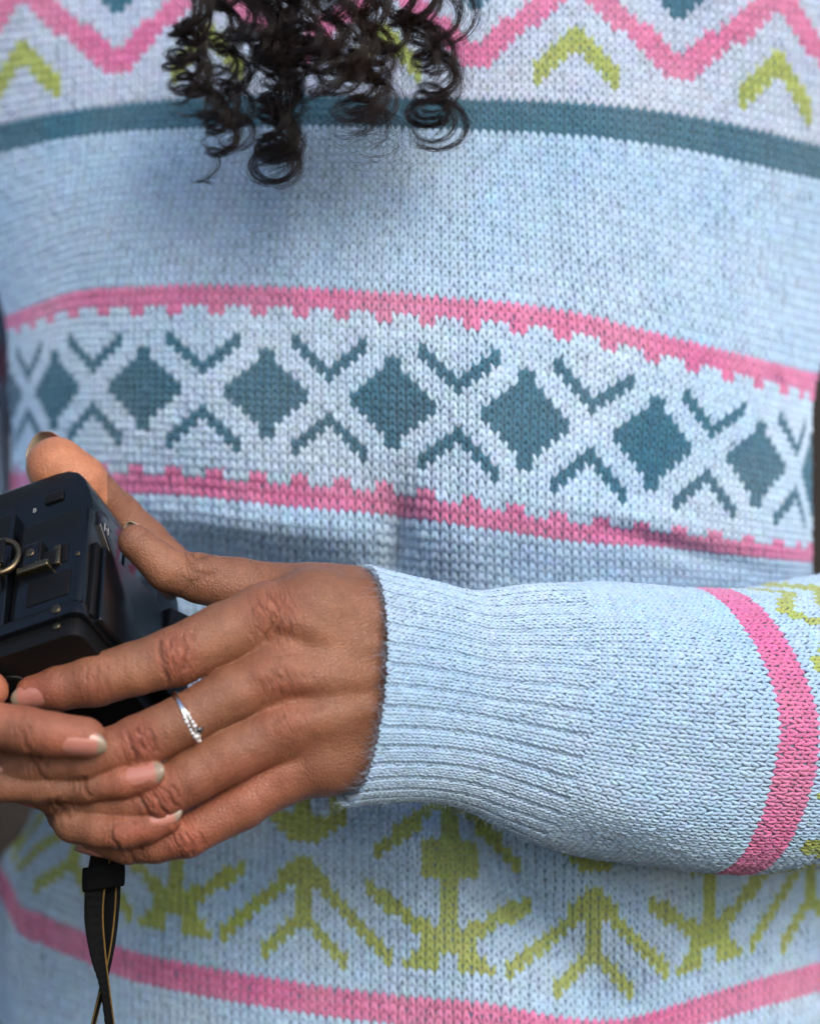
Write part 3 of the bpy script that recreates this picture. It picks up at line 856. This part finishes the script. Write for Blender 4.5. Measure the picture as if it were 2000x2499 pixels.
# fingernails
NB = np.array([.47, .195, .155]); NT = np.array([.31, .245, .18]); NM = np.array([.52, .27, .225])
def nail(chain, nrm, length, width, over, curve=1.0, free=.20, rf=1.0, rot=0., name='fingernail'):
    a, ra = J3(chain[-2]); b, rb = J3(chain[-1])
    ax = norm(b - a)
    n = np.array([nrm[0], -nrm[2], -nrm[1]], float); n = norm(n - ax * (n @ ax))
    s = np.cross(ax, n)
    Lm, W = length * PXM, width * PXM
    tip = b + ax * (rb + over * PXM)
    nt_, ns_ = 15, 13
    T, S = np.meshgrid(np.linspace(0, 1, nt_), np.linspace(-1, 1, ns_), indexing='ij')
    # rounded cuticle and rounded free edge
    w = W / 2 * np.sqrt(np.clip(1 - np.clip((.30 - T) / .34, 0, 1) ** 2.2, 0, 1)) * (1 - .16 * np.clip((T - .72) / .28, 0, 1) ** 1.5)
    ang = S * 1.02 * curve
    R = w / math.sin(1.02 * curve)
    edge = 1 - .16 * S ** 2 * np.clip((T - .6) / .4, 0, 1)
    along = (T * edge - 1) * Lm
    rr = np.where(along < -rb, ra * .0 + rb, rb) * rf
    cen = tip + ax * along[..., None]
    # the bed follows the fingertip: from tip radius to a little thicker behind
    rad = (rb + (ra - rb) * np.clip((-along - rb) / np.linalg.norm(b - a), 0, 1)) * rf
    up = rad * .985 + .07 * rb * np.sin(np.clip(T, 0, 1) * 2.4) - .14 * rb * T ** 3
    sag = R * (1 - np.cos(ang))
    pos = cen + n * (up - sag)[..., None] + s * (R * np.sin(ang))[..., None]
    back = pos - n * (.00055)
    V_ = np.concatenate([pos.reshape(-1, 3), back.reshape(-1, 3)]); nn_ = nt_ * ns_
    f1 = grid_faces(nt_, ns_); f2 = f1[:, ::-1] + nn_
    rim = [i * ns_ for i in range(nt_)] + [(nt_ - 1) * ns_ + j for j in range(1, ns_)] + [i * ns_ + ns_ - 1 for i in range(nt_ - 2, -1, -1)] + list(range(ns_ - 2, 0, -1))
    rim = np.array(rim); r2 = np.roll(rim, -1)
    f3 = np.stack([rim, r2, r2 + nn_, rim + nn_], 1)
    m = np.clip((T - (1 - free) - .05 * S ** 2) / .05, 0, 1)[..., None]
    lun = np.clip((.16 - T) / .1, 0, 1)[..., None] * .5
    c_ = NB * (1 - lun) + NM * lun
    c_ = c_ * (1 - m) + NT * m
    c_ = np.concatenate([c_.reshape(-1, 3)] * 2)
    o = make_mesh(name, V_, [f1, f2, f3], NAIL, col=c_)
    o.parent = body; o.matrix_parent_inverse = body.matrix_world.inverted()
    return o
nail(L_INDEX, (0, .30, 1), 112, 62, 4)
nail(L_MIDDLE, (-.1, .15, 1), 100, 62, 6)
nail(L_RING, (0, .95, .45), 88, 54, 10)
nail(L_LITTLE, (-.1, 1, .35), 74, 46, 6)
nail(R_MIDDLE, (0, .40, 1), 122, 66, 4)
nail(R_RING, (0, -.30, 1), 122, 60, 4)
nail(R_LITTLE, (0, -.55, .85), 108, 50, 10)
nail(L_THUMB, (.22, -.50, -.85), 80, 56, 1)
nail(R_THUMB, (-.35, -.55, -.75), 110, 110, 16, free=.35)

# ------------------------------------------------------------------ ring
SILVER = plain_mat('silver', (.78, .77, .76), rough=.16, metal=1., noise=.05)
GEM = plain_mat('clear_gem', (.86, .88, .92), rough=.03, spec=1.0, coat=1.0)
DGEM = plain_mat('dark_gem', (.03, .035, .035), rough=.03, spec=1.0, coat=1.0)
ra_, _ = J3((545, 1704, 597, 60)); rb_, _ = J3((395, 1783, 612, 60)); rc, _ = J3((456, 1750, 609, 60))
axr = norm(rb_ - ra_)
e1 = norm(np.array([0, 0, 1.]) - axr * axr[2]); e2 = np.cross(axr, e1); e2 = e2 if e2[1] < 0 else -e2   # e1 up, e2 viewer
RR = 66.5 * PXM
ring = bpy.data.objects.new('finger_ring', None); scene.collection.objects.link(ring); ring.location = rc; ring.empty_display_size = .01
tag(ring, 'thin silver ring with a cluster of small stones on a finger', 'ring')
bpy.context.view_layer.update()
def ring_part(o):
    o.parent = ring; o.matrix_parent_inverse = ring.matrix_world.inverted(); return o
th = np.linspace(0, 2 * math.pi, 73)[:-1]
def ring_path(th, wig, rr=1.0):
    th = np.asarray(th)
    return rc + e1 * (np.cos(th) * RR * rr)[..., None] + e2 * (np.sin(th) * RR * rr)[..., None] + axr * (wig * PXM)[..., None]
for sg in (-1, 1):
    g = np.clip(1 - np.abs(th - 1.95) / .95, 0, 1)
    p = ring_path(th, sg * 4.0 * np.sin(np.pi * np.clip((th - 1.0) / 1.7, 0, 1)) * (g > 0) + sg * 1.2)
    p = np.concatenate([p, p[:1]])[None]
    v, f = tubes(p, np.full((1, p.shape[1]), 4.6 * PXM), 8, up=np.broadcast_to(axr, p.shape).copy())
    ring_part(make_mesh('band', v, f, SILVER))
def gem(c, r, mat, name, n):
    t = np.linspace(0, 2 * math.pi, 9)[:-1]
    a = norm(np.cross(n, axr)); b = np.cross(n, a)
    rows = [(0.0, .55), (.45, .45), (.95, .12), (.8, -.2), (.1, -.7)]
    v = np.concatenate([c + n * (h * r) + (a * np.cos(t)[:, None] + b * np.sin(t)[:, None]) * (max(q, .02) * r) for q, h in rows])
    ring_part(make_mesh(name, v, grid_faces(5, 8, True), mat, smooth=False))
for k, t_ in enumerate(np.linspace(1.45, 2.75, 9)):
    for sg in (-1, 1):
        amp = 5 * math.sin(math.pi * np.clip((t_ - 1.0) / 1.7, 0, 1))
        p = ring_path(np.array([t_ + sg * .03]), np.array([sg * amp + 1.5 * sg]), 1.055)[0]
        gem(p, (3.6 + 2.2 * ((k * 7 + sg) % 3) / 2) * PXM, GEM, 'gemstone', norm(p - rc))
p = ring_path(np.array([2.12]), np.array([-13.]), 1.09)[0]; gem(p, 11 * PXM, DGEM, 'dark_gemstone', norm(p - rc))
p = ring_path(np.array([2.3]), np.array([2.]), 1.09)[0]; gem(p, 9 * PXM, GEM, 'gemstone', norm(p - rc))
# ------------------------------------------------------------------ the black photo camera held in the hands
AXA = np.array([-.896, .304, -.324]); AXV = np.array([0., .729, .685]); AXD = np.array([.444, .613, -.653])   # (right, down, towards viewer)
CAM_O = np.array([221., 1200., 400.])
BLK = plain_mat('black_camera_shell', (.0028, .0042, .0062), rough=.22, spec=.48, noise=.25, nscale=120., bump=.12, bscale=5000., bdist=.00008)
BLKM = plain_mat('black_camera_rubber', (.004, .004, .0045), rough=.5, spec=.25, noise=.3, nscale=300., bump=.3, bscale=3500., bdist=.0001)
GLOSS = plain_mat('black_gloss_panel', (.014, .012, .016), rough=.10, spec=.6, coat=.5)
BRASS = plain_mat('worn_metal', (.17, .135, .085), rough=.36, metal=1., noise=.3, nscale=900.)
WHITE = plain_mat('white_print', (.32, .32, .33), rough=.6)
photo_camera = bpy.data.objects.new('photo_camera', None); scene.collection.objects.link(photo_camera)
photo_camera.location = P(*CAM_O); photo_camera.empty_display_size = .03
tag(photo_camera, 'black plastic photo camera held in both hands, strap hanging below', 'camera')
bpy.context.view_layer.update()
SC_ = K * (D - 480 * K) / D
def cam_pt(a, v, d):
    """camera-body coordinates in photo pixels -> world; rigid, at real scale"""
    a, v, d = np.broadcast_arrays(np.asarray(a, float), np.asarray(v, float), np.asarray(d, float))
    o = a[..., None] * AXA + v[..., None] * AXV + d[..., None] * AXD
    return P(*CAM_O) + np.stack([o[..., 0], -o[..., 2], -o[..., 1]], -1) * SC_
def cam_part(o, par=None):
    par = par or photo_camera
    o.parent = par; o.matrix_parent_inverse = par.matrix_world.inverted(); return o
import bmesh
def slab(name, a, v, d, mat, bevel=6, seg=3, par=None, poly=None):
    """bevelled block between ranges along the camera axes; poly: outline in (a, v) extruded along d, or ('d','v') outline along a"""
    bm = bmesh.new()
    if poly is None:
        out = [(a[0], v[0]), (a[1], v[0]), (a[1], v[1]), (a[0], v[1])]; plane = 'av'
    else:
        plane, out = poly
    def pt(x, y, z):
        return Vector(tuple(cam_pt(x, y, z))) if plane == 'av' else (Vector(tuple(cam_pt(z, y, x))) if plane == 'dv' else Vector(tuple(cam_pt(x, z, y))))
    ext = d if plane == 'av' else (a if plane == 'dv' else v)
    lo_ = [bm.verts.new(pt(x, y, ext[0])) for x, y in out]; hi_ = [bm.verts.new(pt(x, y, ext[1])) for x, y in out]
    n = len(out)
    bm.faces.new(lo_[::-1]); bm.faces.new(hi_)
    for i in range(n):
        bm.faces.new([lo_[i], lo_[(i + 1) % n], hi_[(i + 1) % n], hi_[i]])
    bmesh.ops.recalc_face_normals(bm, faces=bm.faces)
    if bevel:
        bmesh.ops.bevel(bm, geom=list(bm.edges), offset=bevel * SC_, segments=seg, affect='EDGES', profile=.5, clamp_overlap=True)
    me = bpy.data.meshes.new(name); bm.to_mesh(me); bm.free()
    for p in me.polygons: p.use_smooth = True
    me.set_sharp_from_angle(angle=math.radians(32))
    me.materials.append(mat)
    o = bpy.data.objects.new(name, me); scene.collection.objects.link(o)
    return cam_part(o, par)
def disc(name, c, r, h, axis, mat, par=None, seg=24, hole=0.):
    """short cylinder; axis 'v','d' or 'a', pointing along the negative axis"""
    t = np.arange(seg) * 2 * math.pi / seg
    prof = [(0.001, h), (r * .82, h), (r * .96, h * .86), (r, h * .6), (r, 0)]
    rows = []
    for q, z in prof:
        x, y = np.cos(t) * q, np.sin(t) * q
        if axis == 'd': rows.append(cam_pt(c[0] + x, c[1] + y, c[2] - z))
        elif axis == 'v': rows.append(cam_pt(c[0] + x, c[1] + z, c[2] + y))
        else: rows.append(cam_pt(c[0] - z, c[1] + y, c[2] + x))
    return cam_part(make_mesh(name, np.concatenate(rows), grid_faces(len(prof), seg, True), mat), par)

def rounded(pts, r, n=6):
    """round the corners of an outline"""
    out = []; m = len(pts)
    for i in range(m):
        p0, p1, p2 = [np.array(pts[(i + k) % m], float) for k in (-1, 0, 1)]
        rr = r[i] if isinstance(r, (list, tuple)) else r
        if rr <= 0: out.append(tuple(p1)); continue
        a_ = p1 + (p0 - p1) / np.linalg.norm(p0 - p1) * rr; b_ = p1 + (p2 - p1) / np.linalg.norm(p2 - p1) * rr
        for t in np.linspace(0, 1, n):
            out.append(tuple((1 - t) ** 2 * a_ + 2 * t * (1 - t) * p1 + t * t * b_))
    return out
# main shell with its rounded shoulder, seen from the end
def prism_v(name, outline_ad, v0, v1, mat, bevel=7, par=None):
    return slab(name, None, (v0, v1), None, mat, bevel, 3, par, poly=('ad', outline_ad))
shell = slab('shell', None, None, (30, 470), BLK, 9, 3, poly=('av', [(820, -146), (128, -146), (92, -141), (64, -124), (44, -96), (28, -58), (14, -12), (8, 30), (8, 392), (820, 392)]))
# end cap standing proud of the shell, below the shoulder
cap = prism_v('end_cap', rounded([(-4, -6), (186, -6), (186, 120), (-4, 120)], [22, 6, 4, 4], 6), 52, 356, BLK, 14)
cap2 = prism_v('end_cap', rounded([(212, -10), (820, -10), (820, 120), (212, 120)], [10, 6, 4, 4], 5), -10, 384, BLK, 8)
slab('seam', (189, 209), (40, 350), (14, 60), BLKM, 3)
slab('seam_trim', (186.5, 190), (200, 352), (4, 40), BRASS, 0)
# foot of the end cap: flared dark lip and base plate
prism_v('base_lip', rounded([(-8, -10), (260, -10), (260, 200), (-8, 200)], [34, 8, 4, 4], 6), 361, 396, BLK, 8)
base_plate = prism_v('base_plate', rounded([(4, 8), (820, 8), (820, 455), (4, 455)], [40, 8, 8, 20], 6), 390, 448, BLKM, 12)
disc('screw', (60, 372, -10), 13, 5, 'd', BRASS)
disc('screw', (64, 412, 6), 10, 5, 'd', BRASS)
disc('tripod_socket', (250, 447, 120), 46, 6, 'v', BLKM)
disc('screw', (262, 450, 96), 13, 6, 'v', BRASS)
disc('screw', (150, 447, 210), 11, 6, 'v', BRASS)
# slot, bracket and lug for the strap
slab('strap_lug', (112, 164), (136, 216), (-26, 2), BLKM, 5)
slab('lug_face', (118, 158), (142, 210), (-30, -24), BLK, 3)
disc('rivet', (138, 174, -29), 12, 5, 'd', BRASS)
slab('lug_bar', (86, 176), (208, 228), (-30, -4), BRASS, 5)
slab('lug_arm', (70, 116), (172, 222), (-18, 4), BLKM, 5)
slab('latch', (62, 82), (160, 222), (-16, 0), BRASS, 5)
slab('slot', (44, 60), (156, 218), (-9, -3), BLKM, 2)
disc('screw', (16, 206, -6), 7, 3, 'd', BRASS)
# metal strap rings leaving the frame
def wire(name, pts, r, mat, par=None, sides=10):
    pts = np.array(pts, float); t = np.linspace(0, 1, 40); kt = np.linspace(0, 1, len(pts))
    p = cam_pt(herm(t, kt, pts[:, 0]), herm(t, kt, pts[:, 1]), herm(t, kt, pts[:, 2]))[None]
    v, f = tubes(p, np.full((1, 40), r * SC_), sides)
    return cam_part(make_mesh(name, v, f, mat), par)
tt = np.linspace(0, 2 * math.pi, 9)
wire('strap_ring', [(215 + 42 * math.cos(a), 165 + 52 * math.sin(a), -42 - 14 * math.cos(a)) for a in tt], 9, BRASS)
wire('strap_ring', [(262 + 38 * math.cos(a), 158 + 40 * math.sin(a), -40 + 22 * math.sin(a)) for a in tt], 10, BRASS)
slab('strap_end', (196, 330), (124, 204), (-62, -54), BLKM, 4)
# back of the camera: hinged door with its grip and the display strip
slab('display_strip', (-12, 6), None, None, GLOSS, 3, poly=('dv', [(40, 30), (150, 26), (150, 150), (112, 150), (40, 80)]))
slab('display_glass', (-13, 4), None, None, GLOSS, 3, poly=('dv', [(158, 26), (320, 26), (320, 110), (158, 150)]))
slab('back_door', (-26, 4), None, None, BLK, 5, poly=('dv', [(48, 150), (100, 150), (290, 122), (352, 130), (352, 384), (56, 384)]))
slab('door_hinge', (-16, 2), (150, 384), (26, 46), BLKM, 4)
slab('back_door_edge', (-34, 4), None, None, BLKM, 5, poly=('dv', [(356, 110), (462, 60), (462, 384), (356, 384)]))
slab('hand_grip_pad', (228, 700), (150, 330), (-16, -6), BLKM, 6)
slab('switch', (96, 150), (-70, -40), (22, 32), BLKM, 4)
slab('port_cover', (30, 150), (250, 330), (-10, -4), BLKM, 4)
# printed marks
def mark(ch, a, v, d, size, face):
    cu = bpy.data.curves.new('printed_mark', 'FONT'); cu.body = ch; cu.size = 1.0; cu.extrude = .01
    o = bpy.data.objects.new('printed_mark', cu); scene.collection.objects.link(o)
    dg = bpy.context.evaluated_depsgraph_get(); me = bpy.data.meshes.new_from_object(o.evaluated_get(dg))
    bpy.data.objects.remove(o)
    co = np.array([v_.co[:] for v_ in me.vertices])
    if face == 'end': w = cam_pt(a - co[:, 0] * size, v - co[:, 1] * size, d - co[:, 2] * size)
    else: w = cam_pt(a - co[:, 2] * size, v - co[:, 1] * size, d + co[:, 0] * size)
    for v_, q in zip(me.vertices, w): v_.co = q
    me.materials.append(WHITE)
    o = bpy.data.objects.new('printed_mark', me); scene.collection.objects.link(o); cam_part(o)
mark('H', -12.4, 88, 54, 36, 'back'); mark('B', 186, -30, 29, 20, 'end')

# ------------------------------------------------------------------ neck strap hanging under the hands
STRAP = plain_mat('black_webbing', (.0028, .0032, .004), rough=.85, spec=.15, noise=.4, nscale=500., bump=.5, bscale=1800., bdist=.0002)
GOLD = plain_mat('gold_edge_thread', (.15, .095, .028), rough=.8, spec=.2, noise=.3, nscale=900.)
def ribbon(name, rows, thick, mat, par=None, ribs=0.):
    """rows: (x, y, depth, half width, turn in degrees: 0 = facing the viewer)"""
    rows = np.array(rows, float); n = 150; t = np.linspace(0, 1, n); kt = np.linspace(0, 1, len(rows))
    g = [herm(t, kt, rows[:, i]) for i in range(5)]
    C = P(g[0], g[1], g[2]); T = norm(np.gradient(C, axis=0)); a = np.radians(g[4])
    side = np.stack([np.cos(a), np.sin(a), 0 * a], -1); side = norm(side - T * (side * T).sum(-1, keepdims=True)); nr = np.cross(T, side)
    hw = (g[3] * PXM)[:, None]; th = thick * PXM * (1 + ribs * np.sin(np.arange(n) * 2 * math.pi / 5))[:, None]
    xs = [(-1, 0), (-.92, .8), (-.4, 1), (.4, 1), (.92, .8), (1, 0), (.92, -.8), (.4, -1), (-.4, -1), (-.92, -.8)]
    v = np.stack([C + side * hw * x + nr * th * y for x, y in xs], 1)
    o = make_mesh(name, v.reshape(-1, 3), grid_faces(n, len(xs), True), mat)
    return cam_part(o, par), C, side, nr, hw
R1 = [(266, 1960, 420, 26, 8), (256, 2050, 430, 27, 8), (244, 2110, 434, 27, 8), (233, 2180, 436, 26, 10), (231, 2250, 436, 25, 16), (240, 2330, 436, 22, 34), (252, 2390, 434, 17, 54), (260, 2440, 430, 15, 60), (270, 2520, 424, 15, 58), (280, 2620, 420, 15, 58)]
R2 = [(262, 1960, 404, 24, -14), (268, 2060, 408, 25, -14), (272, 2120, 412, 24, -16), (272, 2200, 414, 24, -20), (267, 2290, 416, 21, -34), (258, 2370, 414, 17, -58), (247, 2420, 408, 14, -70), (232, 2480, 402, 12, -74), (214, 2560, 396, 12, -74), (200, 2640, 392, 12, -74)]
strap, C1, S1, N1, W1 = ribbon('neck_strap', R1, 5, STRAP, ribs=.16)
strap['label'] = 'black woven strap with gold edge threads'
bpy.context.view_layer.update()
st2, C2, S2, N2, W2 = ribbon('strap_return', R2, 4, STRAP, strap)
def thread(C, S, Nn, W, frac, off, r=2.4):
    p = (C + S * W * frac + Nn * off * PXM)[None]
    v, f = tubes(p, np.full((1, p.shape[1]), r * PXM), 6)
    cam_part(make_mesh('gold_thread', v, f, GOLD), strap)
thread(C1, S1, N1, W1, .80, 4.5); thread(C1, S1, N1, W1, .80, -4.5); thread(C2, S2, N2, W2, .55, -4); thread(C2, S2, N2, W2, .55, 4)
# keeper loop round both straps: a flattened band
ph = np.linspace(0, 2 * math.pi, 40, endpoint=False)
rows = []
for yy, w in ((2106, .96), (2110, 1.0), (2135, 1.02), (2160, 1.0), (2166, .95)):
    q = np.sign(np.cos(ph)) * np.abs(np.cos(ph)) ** .55 * 52 * w; z = np.sign(np.sin(ph)) * np.abs(np.sin(ph)) ** .6 * 26 * w
    rows.append(P(253 + q, yy - q * .16 + 4, 424 + z))
rows = [P(253 + np.cos(ph) * 40, 2112 - np.cos(ph) * 6, 424 + np.sin(ph) * 16)] + rows + [P(253 + np.cos(ph) * 40, 2160 - np.cos(ph) * 6, 424 + np.sin(ph) * 16)]
cam_part(make_mesh('strap_keeper', np.concatenate(rows), grid_faces(len(rows), 40, True), STRAP), strap)
# ------------------------------------------------------------------ curly hair falling over the chest
hp, hr, hc = [], [], []
NPT = 36
HB = np.array([.012, .0070, .0058])
def lock(pts, n, curl, turns, spread, seed, taper=.35, r=.058, frizz=1.0, bright=1.0, phase=0., loop=.75, subs=None):
    """pts: centre line (x, y, depth); curl: helix radius along the lock (px); strands gather in a few ribbons on one shared spiral"""
    g = np.random.default_rng(seed)
    pts = np.array(pts, float); kt = np.linspace(0, 1, len(pts)); t = np.linspace(0, 1, NPT)
    ck = np.linspace(0, 1, len(curl))
    S = subs or max(1, n // 34)
    so, sp, sr, se = g.normal(0, 1, (S, 3)) * spread, g.normal(0, .38, S), 1 + .17 * g.normal(0, 1, S), 1 - taper * .8 * g.random(S) ** 1.3
    st = 1 + .10 * g.normal(0, 1, S)
    for i in range(n):
        s = g.integers(0, S)
        end = se[s] * (1 - .12 * g.random() ** 2)
        tt = t * end
        cx, cy, cz = [herm(tt, kt, pts[:, k]) for k in range(3)]
        rad = herm(tt, ck, curl) * sr[s] * (1 + .05 * g.normal())
        ph = phase + tt * turns * st[s] * 2 * math.pi + sp[s] + g.normal(0, .09)
        loose = g.random() < .13
        off = so[s] + g.normal(0, 1, 3) * (spread * 1.3 if loose else 2.8)
        w1, w2, f1, f2 = g.normal(0, 1, 2), g.normal(0, 1, 2), g.uniform(1, 4), g.uniform(5, 12)
        fz_ = frizz * (1.6 if loose else .55)
        wob = fz_ * (5 * np.sin(tt * f1 * 2 * math.pi + w1[0] * 3) + 1.8 * np.sin(tt * f2 * 2 * math.pi + w2[0] * 3))
        wob2 = fz_ * (5 * np.sin(tt * f1 * 2 * math.pi + w1[1] * 3 + 1) + 1.8 * np.sin(tt * f2 * 2 * math.pi + w2[1] * 3))
        fan = 1 + .8 * tt
        x = cx + rad * np.cos(ph) + off[0] * fan + wob
        y = cy + rad * loop * np.sin(ph) + off[1] * .5 + wob2
        z = cz + rad * np.sin(ph + .6) * .8 + off[2] * fan + wob * .6
        z = z - np.clip(760 - x, 0, None) * .25
        hp.append(P(x, y, z)); hr.append(np.linspace(1, .55, NPT) * r * 1e-3 * (.8 + .4 * g.random()))
        c = HB * bright * (.6 + .9 * g.random()) * np.array([1 + .35 * g.random(), 1, .95])
        hc.append(c)
Z = 150
# far locks on the left: loops, then a hanging ring and a hooked tip
lock([(520, -120, Z), (490, 10, Z), (470, 100, Z), (478, 190, Z), (520, 270, Z), (552, 345, Z), (535, 420, Z)], 210, [25, 30, 38, 40, 36, 42, 30], 6.3, 4, 1, bright=.8, subs=4)
lock([(470, -120, Z), (462, 60, Z), (450, 150, Z), (468, 240, Z), (500, 300, Z)], 150, [20, 32, 38, 40, 34], 4.8, 5, 2, bright=.8, phase=1., subs=3)
lock([(560, -120, Z), (540, 40, Z), (556, 180, Z), (560, 290, Z), (555, 362, Z)], 170, [30, 34, 34, 38, 44], 5.6, 5, 3, taper=.2, bright=.8, phase=2., subs=4)
lock([(600, -120, Z), (585, 20, Z), (600, 110, Z), (580, 210, Z), (560, 300, Z)], 110, [30, 36, 34, 30, 24], 4.0, 6, 7, taper=.4, bright=.7, phase=.4)
lock([(560, 330, Z), (540, 390, Z), (500, 430, Z), (535, 470, Z)], 22, [30, 24, 24, 14], 2.0, 5, 4, bright=.7)
# dark lock with the ball-like end
lock([(630, -120, Z + 60), (650, 60, Z + 60), (668, 200, Z + 60), (678, 310, Z + 60), (684, 425, Z + 60)], 300, [26, 34, 38, 42, 52], 4.1, 7, 5, taper=.10, bright=.62, loop=.45)
lock([(690, -120, Z), (705, 60, Z), (702, 180, Z), (688, 300, Z), (680, 430, Z)], 230, [30, 38, 36, 36, 50], 4.6, 7, 6, taper=.14, bright=.62, loop=.5, phase=2.4)
lock([(690, 340, Z + 60), (682, 400, Z + 60), (684, 420, Z + 60)], 80, [34, 46, 46], 2.0, 7, 8, taper=.2, bright=.62, loop=.85)
# the big frizzy middle mass
for k, (x0, x1, y1) in enumerate([(590, 630, 130), (640, 660, 170), (680, 700, 200), (720, 735, 250), (760, 780, 270), (800, 830, 300), (850, 880, 320), (890, 915, 330), (925, 940, 270), (955, 955, 200), (700, 760, 180), (820, 800, 200), (880, 860, 220)]):
    lock([(x0, -130, Z + 110), (x0 + .3 * (x1 - x0) + 12, y1 * .3, Z + 130), (x1 - 8, y1 * .65, Z + 130), (x1, y1, Z + 120)], 95, [22, 32, 38, 42], 3.0 + (.4 * k) % 1.6, 12, 20 + k, taper=.4, frizz=1.7, bright=.8 + .05 * (k % 9), phase=k * 1.3, loop=.6)
lock([(840, -120, Z + 130), (862, 120, Z + 140), (890, 250, Z + 140), (905, 330, Z + 130)], 110, [40, 46, 56, 66], 3.2, 10, 40, taper=.25, frizz=1.6, bright=1.2)
lock([(880, 240, Z + 140), (905, 310, Z + 140), (915, 350, Z + 130), (950, 385, Z + 130)], 26, [56, 64, 60, 40], 2.0, 22, 41, taper=.5, frizz=2.2, bright=1.1, subs=13)
# right lock: loose spiral ending in a wide ring
lock([(1090, -140, Z + 120), (1040, -20, Z + 120), (1020, 70, Z + 120), (1062, 130, Z + 120), (1078, 190, Z + 120), (1064, 250, Z + 120), (1066, 306, Z + 60)], 170, [34, 42, 44, 50, 52, 46, 64], 4.0, 8, 50, taper=.1, bright=1.0, phase=2.0)
lock([(1110, -140, Z + 120), (1085, 0, Z + 120), (1062, 60, Z + 120), (1035, 120, Z + 120), (1080, 200, Z + 120)], 110, [30, 50, 58, 44, 36], 2.6, 8, 51, taper=.3, bright=1.0, phase=.6)
lock([(980, -140, Z + 120), (985, 0, Z + 120), (1000, 80, Z + 120), (1050, 150, Z + 120), (1085, 210, Z + 120)], 110, [30, 34, 36, 40, 40], 2.4, 8, 53, taper=.25, bright=1.0, phase=3.6)
lock([(1060, 250, Z + 60), (1066, 300, Z + 60), (1066, 312, Z + 60)], 90, [56, 66, 64], 1.6, 6, 52, taper=.2, bright=1.0, phase=1.0)
# stray single hairs
gs = np.random.default_rng(99)
for k in range(110):
    x0 = gs.uniform(450, 1080); L_ = gs.uniform(120, 330)
    lock([(x0, gs.uniform(-60, 200), Z + 130), (x0 + gs.normal(0, 40), 200 + .3 * L_, Z + 140), (x0 + gs.normal(0, 90), 230 + .55 * L_, Z + 130)], 1, [gs.uniform(8, 40), gs.uniform(20, 60), gs.uniform(20, 70)], gs.uniform(.6, 2.2), 10, 200 + k, taper=.2, r=.038, frizz=.6, bright=1.1, phase=gs.uniform(0, 6))
def stray(pts, r=.04):
    pts = np.array(pts, float); t = np.linspace(0, 1, NPT); kt = np.linspace(0, 1, len(pts))
    hp.append(P(herm(t, kt, pts[:, 0]), herm(t, kt, pts[:, 1]), herm(t, kt, pts[:, 2]))); hr.append(np.full(NPT, r * 1e-3)); hc.append(HB * 1.2)
stray([(850, 420, 170), (790, 470, 160), (720, 520, 150), (650, 560, 150), (612, 568, 150), (612, 555, 150), (640, 552, 150)])
stray([(800, 340, 180), (900, 430, 180), (960, 448, 180), (1000, 420, 180), (990, 380, 180), (940, 350, 180)])
stray([(700, 430, 160), (650, 452, 160), (605, 478, 160)])
stray([(1000, 400, 170), (990, 460, 170), (960, 520, 170)])
stray([(1130, -20, 180), (1180, 40, 170), (1120, 120, 170), (1050, 160, 170)])
stray([(1200, -20, 170), (1190, 40, 170), (1140, 100, 170), (1060, 140, 170)])
v, f = tubes(np.array(hp), np.array(hr), 3)
hair = make_mesh('hair', v, f, HAIR, col=np.repeat(np.array(hc), NPT * 3, axis=0))
adopt(hair)
hair['label'] = 'dark brown curly locks hanging over the chest'

# ------------------------------------------------------------------ wool fuzz along the cuff and over the knit
WFZ = WOOL
def fuzz(P0, N0, n, length, col, seed, out=.5, r=.022e-3):
    g = np.random.default_rng(seed); k = g.integers(0, len(P0), n)
    p = P0[k] + g.normal(0, 1, (n, 3)) * .0003; d = norm(N0[k] * out + g.normal(0, 1, (n, 3)) * .75)
    L_ = length * g.gamma(2.2, .45, n); bend = g.normal(0, 1, (n, 3)) * .55
    t = np.linspace(0, 1, 4)
    path = p[:, None] + d[:, None] * (t[None, :, None] * L_[:, None, None]) + bend[:, None] * ((t ** 2)[None, :, None] * L_[:, None, None] * .6)
    rad = np.repeat((r * (1.1 - .7 * t))[None], n, 0)
    v, f = tubes(path, rad, 3)
    return v, f, np.repeat(np.tile(col, (n, 1)), 12, axis=0)
out_v, out_f, out_c = [], [], []
def addf(r):
    o = sum(len(x) for x in out_v); out_v.append(r[0]); out_f.append(r[1] + o); out_c.append(r[2])
ecen = CUFF_EDGE.mean(0); en = norm(CUFF_EDGE - ecen); toh = norm(P(800, 1670, 500) - P(1000, 1685, 420))
vis = (en[:, 1] < .45)
addf(fuzz(CUFF_EDGE[vis], norm(en[vis] * .3 + toh), 800, .0028, BLUE * 1.1, 1, out=.9, r=.02e-3))
cn = cs.nrm[:, :110].reshape(-1, 3); cp = cs.pos[:, :110].reshape(-1, 3)
addf(fuzz(cp + cn * .0009, cn, 4200, .0018, BLUE * 1.1, 2))
sn = ss.nrm[:, :95].reshape(-1, 3); sp = ss.pos[:, :95].reshape(-1, 3)
addf(fuzz(sp + sn * .0007, sn, 5200, .0018, BLUE * 1.1, 3))
tn = TS.nrm.reshape(-1, 3); tp = TS.pos.reshape(-1, 3)
addf(fuzz(tp + tn * .0006, tn, 6500, .0020, BLUE * 1.1, 4))
fz = make_mesh('wool_fuzz', np.concatenate(out_v), np.concatenate(out_f), WFZ, col=np.concatenate(out_c))
fz.parent = sweater; fz.matrix_parent_inverse = sweater.matrix_world.inverted(); fz['kind'] = 'stuff'
